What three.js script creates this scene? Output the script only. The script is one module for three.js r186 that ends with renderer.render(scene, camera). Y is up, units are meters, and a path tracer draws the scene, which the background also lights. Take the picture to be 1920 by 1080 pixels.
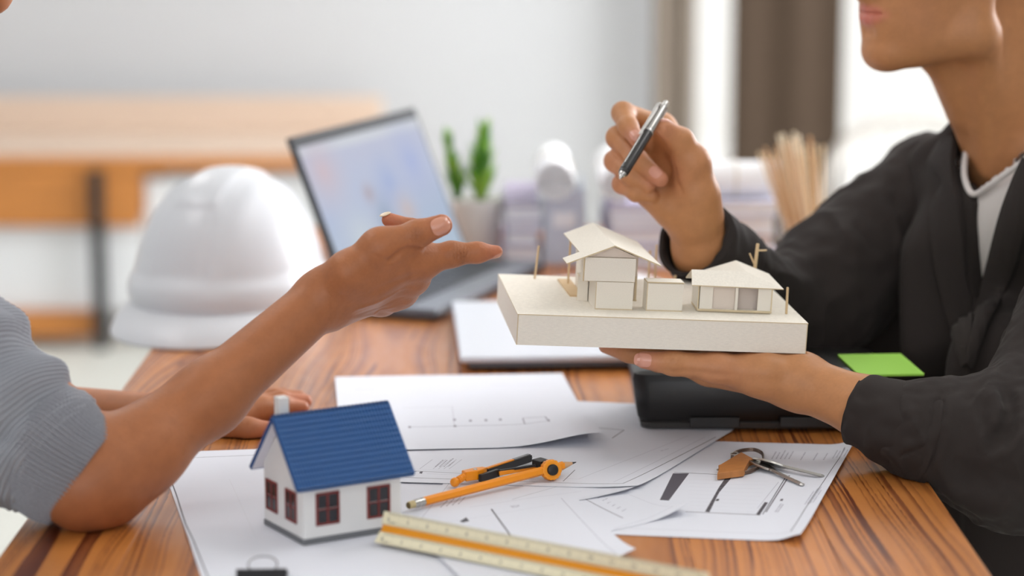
import * as THREE from 'three';
import { RoundedBoxGeometry } from 'three/addons/geometries/RoundedBoxGeometry.js';
import { RectAreaLightUniformsLib } from 'three/addons/lights/RectAreaLightUniformsLib.js';
import { mergeGeometries, toCreasedNormals } from 'three/addons/utils/BufferGeometryUtils.js';
import { createNoise2D, createNoise3D } from 'simplex-noise';

// ---------------------------------------------------------------- camera, sky, big lights, exposure
const scene = new THREE.Scene();
const FOCAL = 4533, PITCH = Math.atan(807 / FOCAL), EYE = new THREE.Vector3(0, 1.315, 0);
const camera = new THREE.PerspectiveCamera(2 * Math.atan(540 / FOCAL) * 180 / Math.PI, 1920 / 1080, 0.05, 60);
camera.filmGauge = 36;
camera.position.copy(EYE);
camera.rotation.x = -PITCH;
camera.focus = 2.25;
camera.userData.fStop = 2.6;
const renderer = new THREE.WebGLRenderer({ antialias: true });
renderer.toneMapping = THREE.LinearToneMapping;
renderer.toneMappingExposure = 0.93;
renderer.shadowMap.enabled = true;
RectAreaLightUniformsLib.init();
const SKY = 2.2, PANEL = 3.5, SIDE = 17, FRONT = 0.8;      // brightness of the overcast sky, the added ceiling panels and the two added windows
{
  const w = 64, h = 32, data = new Float32Array(w * h * 4);
  for (let y = 0; y < h; y++) for (let x = 0; x < w; x++) {
    const up = Math.max(0, Math.sin(((y + 0.5) / h - 0.5) * Math.PI)), b = 0.8 + 0.2 * up;
    data.set([0.97 * b, 0.99 * b, 1.03 * b, 1], (y * w + x) * 4);
  }
  const sky = new THREE.DataTexture(data, w, h, THREE.RGBAFormat, THREE.FloatType);
  sky.mapping = THREE.EquirectangularReflectionMapping; sky.magFilter = THREE.LinearFilter; sky.needsUpdate = true;
  scene.background = sky; scene.backgroundIntensity = SKY;
}

// ---------------------------------------------------------------- small tools
const V = (x, y, z) => new THREE.Vector3(x, y, z);
const FWD = V(0, -Math.sin(PITCH), -Math.cos(PITCH)), UPV = V(0, Math.cos(PITCH), -Math.sin(PITCH));
const rayTo = (px, py) => FWD.clone().addScaledVector(UPV, (540 - py) / FOCAL).add(V((px - 960) / FOCAL, 0, 0));
const at = (px, py, depth) => rayTo(px, py).multiplyScalar(depth).add(EYE);                    // a measured spot of the photograph at its distance
const TABLE_Y = 0.75;
const tbl = (px, py, h = 0) => { const d = rayTo(px, py); return d.multiplyScalar((TABLE_Y + h - EYE.y) / d.y).add(EYE); };   // ... on the tabletop
function rng(seed) { let s = seed >>> 0; return () => { s = (s + 0x6D2B79F5) | 0; let t = Math.imul(s ^ (s >>> 15), 1 | s); t = (t + Math.imul(t ^ (t >>> 7), 61 | t)) ^ t; return ((t ^ (t >>> 14)) >>> 0) / 4294967296; }; }
const noise2 = createNoise2D(rng(7)), noise3 = createNoise3D(rng(11));
const clamp = THREE.MathUtils.clamp, lerp = THREE.MathUtils.lerp, smooth = (a, b, x) => { const t = clamp((x - a) / (b - a), 0, 1); return t * t * (3 - 2 * t); };
const taken = new Map();
function numbered(name) { const n = taken.get(name) ?? 0; taken.set(name, n + 1); return n ? `${name}_${String(n).padStart(3, '0')}` : name; }
const M = (color, roughness = 0.6, more = {}) => new (Object.keys(more).some((k) => /transmission|clearcoat|sheen|ior|thickness|specular|anisotropy/.test(k)) ? THREE.MeshPhysicalMaterial : THREE.MeshStandardMaterial)({ color, roughness, ...more });
function shadows(o) { o.castShadow = o.receiveShadow = true; return o; }
function part(name, geometry, material, parent, label) {
  const m = shadows(new THREE.Mesh(Array.isArray(geometry) ? join(geometry) : geometry, material));
  m.name = name; parent.add(m);
  if (label) m.userData.label = label;
  return m;
}
function thing(name, label, category, position = V(0, 0, 0), turn = 0, group) {
  const o = new THREE.Group(); o.name = numbered(name); o.position.copy(position); o.rotation.y = turn;
  o.userData = { label, category }; if (group) o.userData.group = group;
  scene.add(o); return o;
}
function solo(name, geometry, material, label, category, group) {
  const m = part(numbered(name), geometry, material, scene); m.userData = { label, category }; if (group) m.userData.group = group; return m;
}
function struct(name, geometry, material, parent = scene) { const m = part(parent === scene ? numbered(name) : name, geometry, material, parent); if (parent === scene) m.userData.kind = 'structure'; return m; }
function join(list) {
  list = list.map((g) => { g = g.index ? g.toNonIndexed() : g.clone(); for (const k of Object.keys(g.attributes)) if (!['position', 'normal', 'uv'].includes(k)) g.deleteAttribute(k); if (!g.attributes.uv) g.setAttribute('uv', new THREE.BufferAttribute(new Float32Array(g.attributes.position.count * 2), 2)); return g; });
  return mergeGeometries(list);
}
const box = (w, h, d, x = 0, y = 0, z = 0, r = 0.0015) => new RoundedBoxGeometry(w, h, d, 2, Math.min(r, w / 2.01, h / 2.01, d / 2.01)).translate(x, y, z);
const plainBox = (w, h, d, x = 0, y = 0, z = 0) => new THREE.BoxGeometry(w, h, d).translate(x, y, z);
const lathe = (pts, seg = 40) => new THREE.LatheGeometry(pts.map((p) => new THREE.Vector2(p[0], p[1])), seg);
const tube = (pts, r, n = 40, seg = 10, closed = false) => new THREE.TubeGeometry(new THREE.CatmullRomCurve3(pts, closed), n, r, seg, closed);
function rod(a, b, ra, rb = ra, seg = 14) {                                      // a closed, slightly rounded rod from a to b
  const len = a.distanceTo(b), e = Math.min(ra, rb, len / 2) * 0.25;
  const g = lathe([[0, 0], [ra - e, 0], [ra, e], [rb, len - e], [rb - e, len], [0, len]], seg);
  g.applyQuaternion(new THREE.Quaternion().setFromUnitVectors(V(0, 1, 0), b.clone().sub(a).normalize())); return g.translate(a.x, a.y, a.z);
}
function extrude(pts, depth, bevel = 0, holes = []) {                             // outline in x,y; thickness along z from 0 to depth
  const s = new THREE.Shape(pts.map((p) => new THREE.Vector2(p[0], p[1])));
  for (const h of holes) s.holes.push(new THREE.Path(h.map((p) => new THREE.Vector2(p[0], p[1]))));
  return new THREE.ExtrudeGeometry(s, { depth: depth - 2 * bevel, bevelEnabled: bevel > 0, bevelThickness: bevel, bevelSize: bevel, bevelOffset: -bevel, bevelSegments: 2, curveSegments: 12 }).translate(0, 0, bevel);
}
function place(g, m) {                                                            // applies a frame; a mirrored frame also turns the faces round
  g.applyMatrix4(m);
  if (m.determinant() < 0) { if (g.index) { const a = g.index.array; for (let i = 0; i < a.length; i += 3) { const t = a[i + 1]; a[i + 1] = a[i + 2]; a[i + 2] = t; } } else for (const at2 of Object.values(g.attributes)) { const n = at2.itemSize, a = at2.array; for (let i = 0; i < at2.count; i += 3) for (let c = 0; c < n; c++) { const t = a[(i + 1) * n + c]; a[(i + 1) * n + c] = a[(i + 2) * n + c]; a[(i + 2) * n + c] = t; } } }
  return g;
}
THREE.BufferGeometry.prototype.placed = function (m) { return place(this, m); };
const frame3 = (o, ex, ey, ez) => new THREE.Matrix4().makeBasis(ex, ey, ez).setPosition(o);
function dataTexture(w, h, fn, srgb = true) {                                     // fn(u, v) -> [r, g, b] 0..1
  const d = new Uint8Array(w * h * 4);
  for (let y = 0, i = 0; y < h; y++) for (let x = 0; x < w; x++, i += 4) { const c = fn((x + 0.5) / w, (y + 0.5) / h); d[i] = clamp(c[0], 0, 1) * 255; d[i + 1] = clamp(c[1], 0, 1) * 255; d[i + 2] = clamp(c[2], 0, 1) * 255; d[i + 3] = 255; }
  const t = new THREE.DataTexture(d, w, h); t.magFilter = THREE.LinearFilter; t.minFilter = THREE.LinearMipmapLinearFilter; t.generateMipmaps = true; t.wrapS = t.wrapT = THREE.RepeatWrapping;
  if (srgb) t.colorSpace = THREE.SRGBColorSpace; t.needsUpdate = true; return t;
}
function canvasTexture(w, h, draw) { const c = document.createElement('canvas'); c.width = w; c.height = h; draw(c.getContext('2d'), w, h); const t = new THREE.CanvasTexture(c); t.colorSpace = THREE.SRGBColorSpace; return t; }
function boxUV(g, s = 1) {                                                        // uv in metres from the dominant axis of each face
  if (g.index) g = g.toNonIndexed();
  const p = g.attributes.position, n = g.attributes.normal, uv = new Float32Array(p.count * 2);
  for (let i = 0; i < p.count; i++) { const ax = Math.abs(n.getX(i)), ay = Math.abs(n.getY(i)), az = Math.abs(n.getZ(i)); const q = ax > ay && ax > az ? [p.getZ(i), p.getY(i)] : ay > az ? [p.getX(i), p.getZ(i)] : [p.getX(i), p.getY(i)]; uv[i * 2] = q[0] * s; uv[i * 2 + 1] = q[1] * s; }
  g.setAttribute('uv', new THREE.BufferAttribute(uv, 2)); return g;
}

// ---------------------------------------------------------------- the room
const plaster = dataTexture(256, 256, (u, v) => { const n = 0.5 + 0.25 * noise2(u * 40, v * 40) + 0.25 * noise2(u * 97, v * 97); return [n, n, n]; }, false);
const wallMat = M('#c3c4c5', 0.9, { bumpMap: plaster, bumpScale: 0.0006 });
const X0 = -3.2, X1 = 3.2, Z0 = -7.1, Z1 = 1.9, CEIL = 2.75, T = 0.16;
const floorMat = M('#c9cac2', 0.55);
struct('floor', plainBox(X1 - X0 + 2 * T, 0.1, Z1 - Z0 + 2 * T, (X0 + X1) / 2, -0.05, (Z0 + Z1) / 2), floorMat);
struct('ceiling', plainBox(X1 - X0 + 2 * T, 0.12, Z1 - Z0 + 2 * T, (X0 + X1) / 2, CEIL + 0.06, (Z0 + Z1) / 2), M('#e6e6e4', 0.9));
struct('wall_left', boxUV(plainBox(T, CEIL, Z1 - Z0, X0 - T / 2, CEIL / 2, (Z0 + Z1) / 2)), wallMat);
struct('wall_front', boxUV(plainBox(X1 - X0 + 2 * T, CEIL, T, 0, CEIL / 2, Z1 + T / 2)), wallMat);
// back wall with the glazed opening on its right, right wall opened for the added key window
const WX0 = 0.50, WX1 = 2.7, WTOP = 2.25, WZ0 = -6.8, WZ1 = -3.6, WY0 = 1.1, WY1 = 2.6;
struct('wall_back', [plainBox(WX0 - X0 + T, CEIL, T, (X0 - T + WX0) / 2, CEIL / 2, Z0 - T / 2), plainBox(X1 + T - WX1, CEIL, T, (X1 + T + WX1) / 2, CEIL / 2, Z0 - T / 2), plainBox(WX1 - WX0, CEIL - WTOP, T, (WX0 + WX1) / 2, (CEIL + WTOP) / 2, Z0 - T / 2)].map((g) => boxUV(g)), wallMat);
struct('wall_right', [plainBox(T, CEIL, WZ0 - Z0, X1 + T / 2, CEIL / 2, (Z0 + WZ0) / 2), plainBox(T, CEIL, Z1 - WZ1, X1 + T / 2, CEIL / 2, (Z1 + WZ1) / 2), plainBox(T, WY0, WZ1 - WZ0, X1 + T / 2, WY0 / 2, (WZ0 + WZ1) / 2), plainBox(T, CEIL - WY1, WZ1 - WZ0, X1 + T / 2, (CEIL + WY1) / 2, (WZ0 + WZ1) / 2)].map((g) => boxUV(g)), wallMat);
const white = M('#e9e8e4', 0.5), alu = M('#cfcdc8', 0.45);
{
  const w = new THREE.Group(); w.name = 'window_1'; w.userData.kind = 'structure'; scene.add(w);
  const b = 0.05, zc = Z0 - 0.08;
  part('window_frame', [box(b, WTOP, 0.08, WX0 + b / 2, WTOP / 2, zc, 0.004), box(b, WTOP, 0.08, WX1 - b / 2, WTOP / 2, zc, 0.004), box(WX1 - WX0 - 2 * b, b, 0.08, (WX0 + WX1) / 2, WTOP - b / 2, zc, 0.004), box(WX1 - WX0 - 2 * b, b, 0.08, (WX0 + WX1) / 2, b / 2, zc, 0.004), box(b, WTOP - 2 * b, 0.07, (WX0 + WX1) / 2, WTOP / 2, zc, 0.004)], alu, w);
  const glass = M('#ffffff', 0.02, { transmission: 1, thickness: 0, ior: 1.5 });
  for (const s of [0, 1]) { const x0 = s ? (WX0 + WX1) / 2 + b / 2 : WX0 + b, x1 = s ? WX1 - b : (WX0 + WX1) / 2 - b / 2; part('pane', plainBox(x1 - x0, WTOP - 2 * b, 0.006, (x0 + x1) / 2, WTOP / 2, zc), glass, w); }
  // pale terrace and garden wall in the open beyond the glass
  struct('terrace_floor', plainBox(9, 0.1, 5, 1.5, -0.08, Z0 - T - 2.5), M('#dcd9d2', 0.9));
  struct('garden_wall', plainBox(9, 1.5, 0.15, 1.5, 0.72, Z0 - T - 5), M('#eceae5', 0.9));
}
function addedWindow(name, w, h, position, turn, L) {  // a glowing window out of view, added to light the table
  const g = new THREE.Group(); g.name = name; g.userData.kind = 'structure'; g.position.copy(position); g.rotation.y = turn; scene.add(g);
  const b = 0.05;
  part('window_frame', [box(w, b, 0.08, 0, h / 2 - b / 2, 0), box(w, b, 0.08, 0, -h / 2 + b / 2, 0), box(b, h - 2 * b, 0.08, -w / 2 + b / 2, 0, 0), box(b, h - 2 * b, 0.08, w / 2 - b / 2, 0, 0)], alu, g);
  part('glowing_pane', plainBox(w - 2 * b, h - 2 * b, 0.008), M('#f4f6f8', 0.6, { emissive: '#f6f8ff', emissiveIntensity: 2.0 }), g);
  const l = new THREE.RectAreaLight('#fbfbff', L, w - 2 * b, h - 2 * b); l.position.z = 0.012; l.rotation.y = Math.PI; g.add(l); l.name = 'added_window_light';
  return g;
}
addedWindow('window_3', 3.0, 1.4, V(-0.3, 1.75, Z1 - 0.045), Math.PI, FRONT);  // added behind the camera as front fill
addedWindow('window_2', WZ1 - WZ0, WY1 - WY0, V(X1 + 0.06, (WY0 + WY1) / 2, (WZ0 + WZ1) / 2), -Math.PI / 2, SIDE);  // added out of view to carry the key light from the back right
// unseen ceiling panels, added as top and fill light
{
  const frameM = M('#f0f0ee', 0.5), glow = M('#ffffff', 0.5, { emissive: '#fffaf2', emissiveIntensity: 1.6 });
  const spots = [[-1.3, 0.5, 'nearest the front wall, left of the table'], [1.3, 0.5, 'nearest the front wall, right of the table'], [-1.3, -2.6, 'above the left end of the table'], [1.3, -2.6, 'above the right side of the table'], [-1.3, -5.2, 'by the wooden bench'], [1.3, -5.2, 'by the brown curtain']];
  spots.forEach(([x, z, where]) => {
    const t = thing('added_ceiling_light', `added white ceiling fill panel ${where}`, 'ceiling light', V(x, CEIL, z), 0, 'added ceiling light panels');
    part('frame', [box(0.66, 0.04, 0.03, 0, -0.02, 0.615), box(0.66, 0.04, 0.03, 0, -0.02, -0.615), box(0.03, 0.04, 1.2, -0.315, -0.02, 0), box(0.03, 0.04, 1.2, 0.315, -0.02, 0)], frameM, t);
    part('diffuser', plainBox(0.6, 0.012, 1.2, 0, -0.02, 0), glow, t);
    const l = new THREE.RectAreaLight('#fdfbff', PANEL, 0.6, 1.2); l.position.y = -0.03; l.rotation.x = -Math.PI / 2; l.name = 'added_panel_light'; t.add(l);
  });
}

// ---------------------------------------------------------------- the table
const TX0 = -0.421, TX1 = 0.383, TZ0 = -3.72, TZ1 = -1.55;
const plankEdges = [TX0, -0.318, -0.196, -0.072, 0.046, 0.148, 0.266, TX1];
function pine(seed, light, dark, late, spacing) {
  const r = rng(seed), planks = plankEdges.slice(0, -1).map((x, i) => ({ x0: x, x1: plankEdges[i + 1], cx: lerp(x, plankEdges[i + 1], [0.5, -0.9, 0.35, 1.7, 0.6, -0.35, -0.8][i] + 0.1 * r()), d0: 0.04 + 0.06 * r(), s: (r() - 0.5) * 0.07, o: r() * 50, tone: 0.93 + 0.14 * r(), f: spacing * [0.9, 0.62, 0.9, 0.5, 0.85, 0.62, 0.56][i] * (0.9 + 0.2 * r()) }));
  return (u, v) => {
    const x = lerp(TX0, TX1, u), z = lerp(TZ1, TZ0, v), p = planks.find((q) => x <= q.x1) ?? planks[planks.length - 1];
    const wob = 0.013 * noise2(x * 2 + p.o, z * 1.0) + 0.0032 * noise2(x * 9, z * 3.6 + p.o), d = p.d0 + p.s * (z + 2.6) + 0.022 * noise2(p.o, z * 0.7), dx = x - p.cx + wob;
    const R0 = Math.sqrt(dx * dx + d * d), ring = (R0 + 0.007 * noise2(R0 * 45, p.o) + 0.002 * noise2(R0 * 160, p.o + 3)) * p.f + 0.18 * noise2(x * 30, z * 1.6 + p.o), k = ring - Math.floor(ring);
    const broad = 0.5 + 0.5 * noise2(Math.floor(ring) * 3.7, p.o), band = Math.pow(k, 2.8) * (1 - smooth(0.93, 1, k));
    const fibre = 0.5 + 0.5 * noise2(x * 900, z * 9), a = clamp(band * (0.22 + 1.2 * broad) * late + 0.10 * (fibre - 0.5), 0, 1);
    const t = p.tone * (0.96 + 0.06 * noise2(x * 6, z * 1.6 + 9) + 0.03 * (fibre - 0.5));
    return [0, 1, 2].map((c) => lerp(light[c], dark[c], a) * t);
  };
}
const pineTex = dataTexture(1024, 2048, pine(21, [0.80, 0.505, 0.235], [0.38, 0.155, 0.05], 1.15, 210));
const pineRough = dataTexture(256, 512, (u, v) => { const n = 0.40 + 0.05 * noise2(u * 60, v * 30) + 0.05 * noise2(u * 9, v * 5); return [n, n, n]; }, false);
const pineMat = M('#ffffff', 1, { map: pineTex, roughnessMap: pineRough, clearcoat: 0.35, clearcoatRoughness: 0.28 });
{
  const t = thing('wooden_table', 'long varnished pine table with strong orange brown grain under all the papers', 'table', V(0, 0, 0));
  const thick = 0.032;
  plankEdges.slice(0, -1).forEach((x, i) => {
    const w = plankEdges[i + 1] - x, g = box(w, thick, TZ1 - TZ0, x + w / 2, TABLE_Y - thick / 2, (TZ0 + TZ1) / 2, 0.0009), p = g.attributes.position, uv = g.attributes.uv;
    for (let k = 0; k < p.count; k++) uv.setXY(k, (clamp(p.getX(k), x + 0.001, x + w - 0.001) - TX0) / (TX1 - TX0), (TZ1 - p.getZ(k)) / (TZ1 - TZ0));
    part('plank', g, pineMat, t);
  });
  const steel = M('#2b2b2b', 0.5, { metalness: 0.3 }), apron = M('#8a552a', 0.6);
  part('apron', [box(TX1 - TX0 - 0.16, 0.07, 0.022, (TX0 + TX1) / 2, 0.683, TZ1 - 0.09), box(TX1 - TX0 - 0.16, 0.07, 0.022, (TX0 + TX1) / 2, 0.683, TZ0 + 0.09), box(0.022, 0.07, TZ1 - TZ0 - 0.18, TX0 + 0.07, 0.683, (TZ0 + TZ1) / 2), box(0.022, 0.07, TZ1 - TZ0 - 0.18, TX1 - 0.07, 0.683, (TZ0 + TZ1) / 2)], apron, t);
  for (const x of [TX0 + 0.06, TX1 - 0.06]) for (const z of [TZ0 + 0.08, TZ1 - 0.08]) part('leg', box(0.055, 0.718, 0.055, x, 0.359, z, 0.004), steel, t);
}

// ---------------------------------------------------------------- printed sheets of paper
const PAPER = '#e2e4ec', INK = '#3b3a40', FAINT = '#a9a8b4';
function invBilinear(c, p) {                                                      // (u, v) of a table point inside a quad FL, FR, BR, BL
  let u = 0.5, v = 0.5;
  for (let i = 0; i < 20; i++) {
    const q = (k) => (1 - u) * (1 - v) * c[0][k] + u * (1 - v) * c[1][k] + u * v * c[2][k] + (1 - u) * v * c[3][k];
    const fu = (k) => (1 - v) * (c[1][k] - c[0][k]) + v * (c[2][k] - c[3][k]), fv = (k) => (1 - u) * (c[3][k] - c[0][k]) + u * (c[2][k] - c[1][k]);
    const ex = q('x') - p.x, ez = q('z') - p.z, det = fu('x') * fv('z') - fu('z') * fv('x');
    u -= (ex * fv('z') - ez * fv('x')) / det; v -= (ez * fu('x') - ex * fu('z')) / det;
  }
  return [u, v];
}
function sheet(label, px, h0, lift, draw, W = 1400) {
  const c = px.map(([x, y]) => tbl(x, y)), long = c[0].distanceTo(c[1]), deep = c[1].distanceTo(c[2]); W = Math.round(W * Math.min(1, long / deep)); const H = Math.round(W * deep / long);
  const tex = canvasTexture(W, H, (g) => {
    g.fillStyle = PAPER; g.fillRect(0, 0, W, H);
    const pos = ([x, y]) => { const [u, v] = invBilinear(c, tbl(x, y)); return [u * W, (1 - v) * H]; };
    const line = (pts, width = 1, colour = INK) => { g.strokeStyle = colour; g.lineWidth = width * W / long / 1000; g.beginPath(); pts.forEach((p, i) => { const q = pos(p); i ? g.lineTo(...q) : g.moveTo(...q); }); g.stroke(); };
    const fill = (pts, colour = INK) => { g.fillStyle = colour; g.beginPath(); pts.forEach((p, i) => { const q = pos(p); i ? g.lineTo(...q) : g.moveTo(...q); }); g.closePath(); g.fill(); };
    const border = (m, width, colour = INK) => { const k = m / 1000 / long * W; g.strokeStyle = colour; g.lineWidth = width * W / long / 1000; g.strokeRect(k, k, W - 2 * k, H - 2 * k); };
    const r = rng(label.length * 31 + W);
    const words = (a, b, rows, gap, colour = FAINT) => {                          // rows of tiny unreadable print from a to b, further rows beside them
      const p = pos(a), q = pos(b), len = Math.hypot(q[0] - p[0], q[1] - p[1]), ang = Math.atan2(q[1] - p[1], q[0] - p[0]);
      g.save(); g.translate(...p); g.rotate(ang); g.fillStyle = colour;
      const u = W / long / 1000;
      for (let k = 0; k < rows; k++) for (let s = 0; s < len * (0.6 + 0.4 * r()); ) { const w = (1 + 4 * r()) * u; g.fillRect(s, k * gap * u, w, 1.0 * u); s += w + (0.5 + 0.9 * r()) * u; }
      g.restore();
    };
    draw({ g, W, H, line, fill, border, words, pos });
  });
  const N = 48, P = [], UV = [], I = [], th = 0.00025;
  for (const side of [0, 1]) for (let j = 0; j <= N; j++) for (let i = 0; i <= N; i++) {
    const u = i / N, v = j / N, q = V(0, 0, 0).addScaledVector(c[0], (1 - u) * (1 - v)).addScaledVector(c[1], u * (1 - v)).addScaledVector(c[2], u * v).addScaledVector(c[3], (1 - u) * v);
    const wave = 0.00012 * (1 + noise2(q.x * 9 + h0 * 900, q.z * 9));
    P.push(q.x, TABLE_Y + h0 + wave + lift(u, v) + (side ? 0 : th), q.z); UV.push(u, v);
  }
  const S = (N + 1) * (N + 1), id = (s, i, j) => s * S + j * (N + 1) + i;
  for (let j = 0; j < N; j++) for (let i = 0; i < N; i++) { const [a, b, d, e] = [id(0, i, j), id(0, i + 1, j), id(0, i + 1, j + 1), id(0, i, j + 1)]; I.push(a, b, d, a, d, e); const [A, B, D, E] = [a + S, b + S, d + S, e + S]; I.push(A, D, B, A, E, D); }
  for (let i = 0; i < N; i++) for (const [a, b] of [[[i, 0], [i + 1, 0]], [[N, i], [N, i + 1]], [[i + 1, N], [i, N]], [[0, i + 1], [0, i]]]) { const p = id(0, ...a), q = id(0, ...b); I.push(p, p + S, q, q, p + S, q + S); }
  const geo = new THREE.BufferGeometry(); geo.setAttribute('position', new THREE.Float32BufferAttribute(P, 3)); geo.setAttribute('uv', new THREE.Float32BufferAttribute(UV, 2)); geo.setIndex(I); geo.computeVertexNormals();
  return solo('paper_sheet', toCreasedNormals(geo, 0.9), M('#ffffff', 0.75, { map: tex }), label, 'paper', 'printed building plans on the table');
}
const curl = (cu, cv, reach, height) => (u, v) => { const d = Math.hypot(u - cu, v - cv); return d < reach ? height * Math.pow(1 - d / reach, 2) : 0; };
sheet('large white plan sheet under the toy house with a thin border line', [[392, 1125], [1110, 1118], [905, 828], [296, 850]], 0.0004, curl(0, 0.35, 0.2, 0.002), ({ line, border, words }) => {
  line([[306, 862], [331, 930], [348, 985], [372, 1040], [402, 1115]], 0.9); line([[306, 862], [780, 842]], 0.7);
  line([[430, 900], [480, 1010], [700, 1040]], 0.3, '#d5d5dc');
});
sheet('white floor plan sheet under the keys with thick dark wall bars', [[1050, 999], [1500, 1018], [1602, 836], [1170, 824]], 0.0004, (u, v) => 0.004 * Math.pow(smooth(0.86, 1, u), 2) + curl(1, 0, 0.2, 0.003)(u, v), ({ line, fill, words }) => {
  fill([[1262, 889], [1292, 889], [1254, 940], [1237, 939]], '#56525a');
  fill([[1364, 892], [1375, 893], [1349, 924], [1345, 931], [1330, 962], [1322, 961], [1338, 933], [1348, 915]], '#4c484e');
  fill([[1344, 937], [1349, 937], [1347, 941], [1341, 941]], '#4c484e');
  line([[1285, 961], [1425, 967]], 1.6, '#6a666e'); line([[1264, 887], [1345, 891]], 1.0);
  fill([[1434, 943], [1440, 944], [1424, 968], [1417, 967]], '#4c484e');
  line([[1475, 893], [1430, 966]], 0.7); line([[1480, 893], [1436, 962]], 1.3, '#7b777f'); line([[1460, 905], [1420, 955]], 0.4, FAINT);
  line([[1584, 846], [1574, 866], [1508, 962], [1482, 1004]], 0.6); line([[1482, 1004], [1180, 992]], 0.5, FAINT);
  for (let k = 0; k < 9; k++) line([[1290 + k * 0.5, 900 + k * 7], [1440 - k * 3, 904 + k * 7.2]], 0.3, '#c9c9d2');
  for (let k = 0; k < 5; k++) words([1446 + k * 8, 862], [1456 + k * 8, 845], 1, 1.2);
  for (const [x, n] of [[1500, 1], [1524, 1], [1543, 1], [1560, 4]]) for (let k = 0; k < n; k++) words([x + k * 7, 864], [x + 11 + k * 7, 846], 1, 1.2);
  words([1508, 950], [1532, 915], 4, 2.2); words([1452, 962], [1468, 940], 2, 2); fill([[1464, 937], [1469, 937], [1467, 941], [1462, 941]], '#6a666e');
});
sheet('white plan sheet peeking out underneath the compass sheet, its front edge towards the ruler', [[770, 988], [1178, 928], [1300, 838], [880, 848]], 0.0014, curl(1, 0, 0.3, 0.004), ({ line, words, border }) => {
  border(6, 0.5, FAINT);
  for (let k = 0; k < 4; k++) words([825 + k * 11, 955 - k * 2], [845 + k * 11, 935 - k * 2], 1, 2, '#8f8a96');
  line([[880, 955], [1010, 935], [1090, 925]], 0.3, FAINT); line([[960, 940], [1056, 913]], 0.4);
});
sheet('white plan sheet under the compass reaching back beneath the black case', [[640, 905], [1196, 921], [1436, 772], [985, 752]], 0.0021, curl(1, 0, 0.22, 0.003), ({ line, words, fill }) => {
  line([[1342, 824], [1168, 914], [760, 900]], 0.8); line([[1322, 824], [1150, 910]], 0.4, FAINT); line([[1290, 822], [1085, 903], [800, 893]], 0.4, FAINT);
  line([[750, 888], [782, 888], [900, 894], [980, 905]], 0.7); line([[782, 888], [742, 897]], 0.9); fill([[788, 889], [793, 889], [791, 893], [786, 892]], '#5a565e');
  for (const x of [787, 812, 822, 832, 842]) line([[x, 884], [x + 24, 866]], 0.35, '#8d8a95');
  line([[770, 884], [1010, 896]], 0.3, FAINT); for (let k = 0; k < 4; k++) words([815 + k * 8, 880], [832 + k * 8, 865], 1, 1.4, '#8d8a95');
  line([[1056, 907], [1078, 886]], 0.6); line([[1112, 800], [1122, 816]], 0.9, '#77747d'); line([[1148, 826], [1170, 811], [1112, 806]], 1.1, '#6d6a72');
  words([1238, 850], [1252, 846], 1, 2);
});
sheet('curved white sheet on top of the floor plan, its front corner rolling upwards', [[1110, 1006], [1290, 966], [1186, 915], [1040, 932]], 0.0009, (u, v) => curl(1, 0, 0.5, 0.010)(u, v), ({ line, words, border }) => {
  line([[1090, 934], [1168, 974]], 1.1, '#6f6c76'); line([[1180, 930], [1262, 962], [1150, 994]], 0.35, FAINT);
  for (let k = 0; k < 6; k++) words([1120 + k * 9, 936 + k * 5], [1128 + k * 9, 932 + k * 5], 1, 1.5);
});
sheet('white plan sheet beside the toy house lying under the ruler', [[890, 1118], [1192, 1048], [1078, 936], [760, 986]], 0.0026, curl(1, 0, 0.35, 0.006), ({ line, words, fill }) => {
  line([[918, 956], [966, 1022]], 1.5, '#55525a'); fill([[862, 984], [874, 976], [880, 983], [868, 986]], '#4c4a50');
  words([952, 953], [966, 950], 5, 2.4, '#9c99a6'); line([[1052, 940], [1156, 1052]], 0.5, FAINT); line([[840, 985], [1040, 952]], 0.35, '#c2c2cc');
});
sheet('white elevation drawing at the back of the pile with its right corner curling up', [[640, 853], [1128, 842], [1054, 706], [628, 713]], 0.0036, (u, v) => 0.013 * Math.pow(smooth(0.55, 1, u) * smooth(0.55, 0, v), 1.6), ({ line, words, fill }) => {
  line([[766, 808], [852, 806], [985, 804], [1028, 800]], 1.1, '#8f8c97'); line([[756, 772], [848, 769]], 0.8, '#c3c1cc'); line([[848, 769], [852, 806]], 0.6, '#c3c1cc'); line([[980, 792], [1022, 790], [1030, 802]], 1.3, '#8f8c97'); line([[980, 792], [984, 804]], 1.2, '#9a97a2');
  for (const [x, y] of [[768, 808], [853, 806], [882, 796], [911, 795], [938, 794], [1028, 798], [852, 794]]) fill([[x - 2.5, y - 2], [x + 2.5, y - 2], [x + 3, y + 2], [x - 2.5, y + 2]], '#a3a0ab');
  words([664, 736], [705, 735], 2, 3, '#c6c5cf'); words([922, 728], [962, 727], 2, 3, '#cfced8'); words([968, 728], [1050, 724], 2, 3, '#d6d5de');
});

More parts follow.
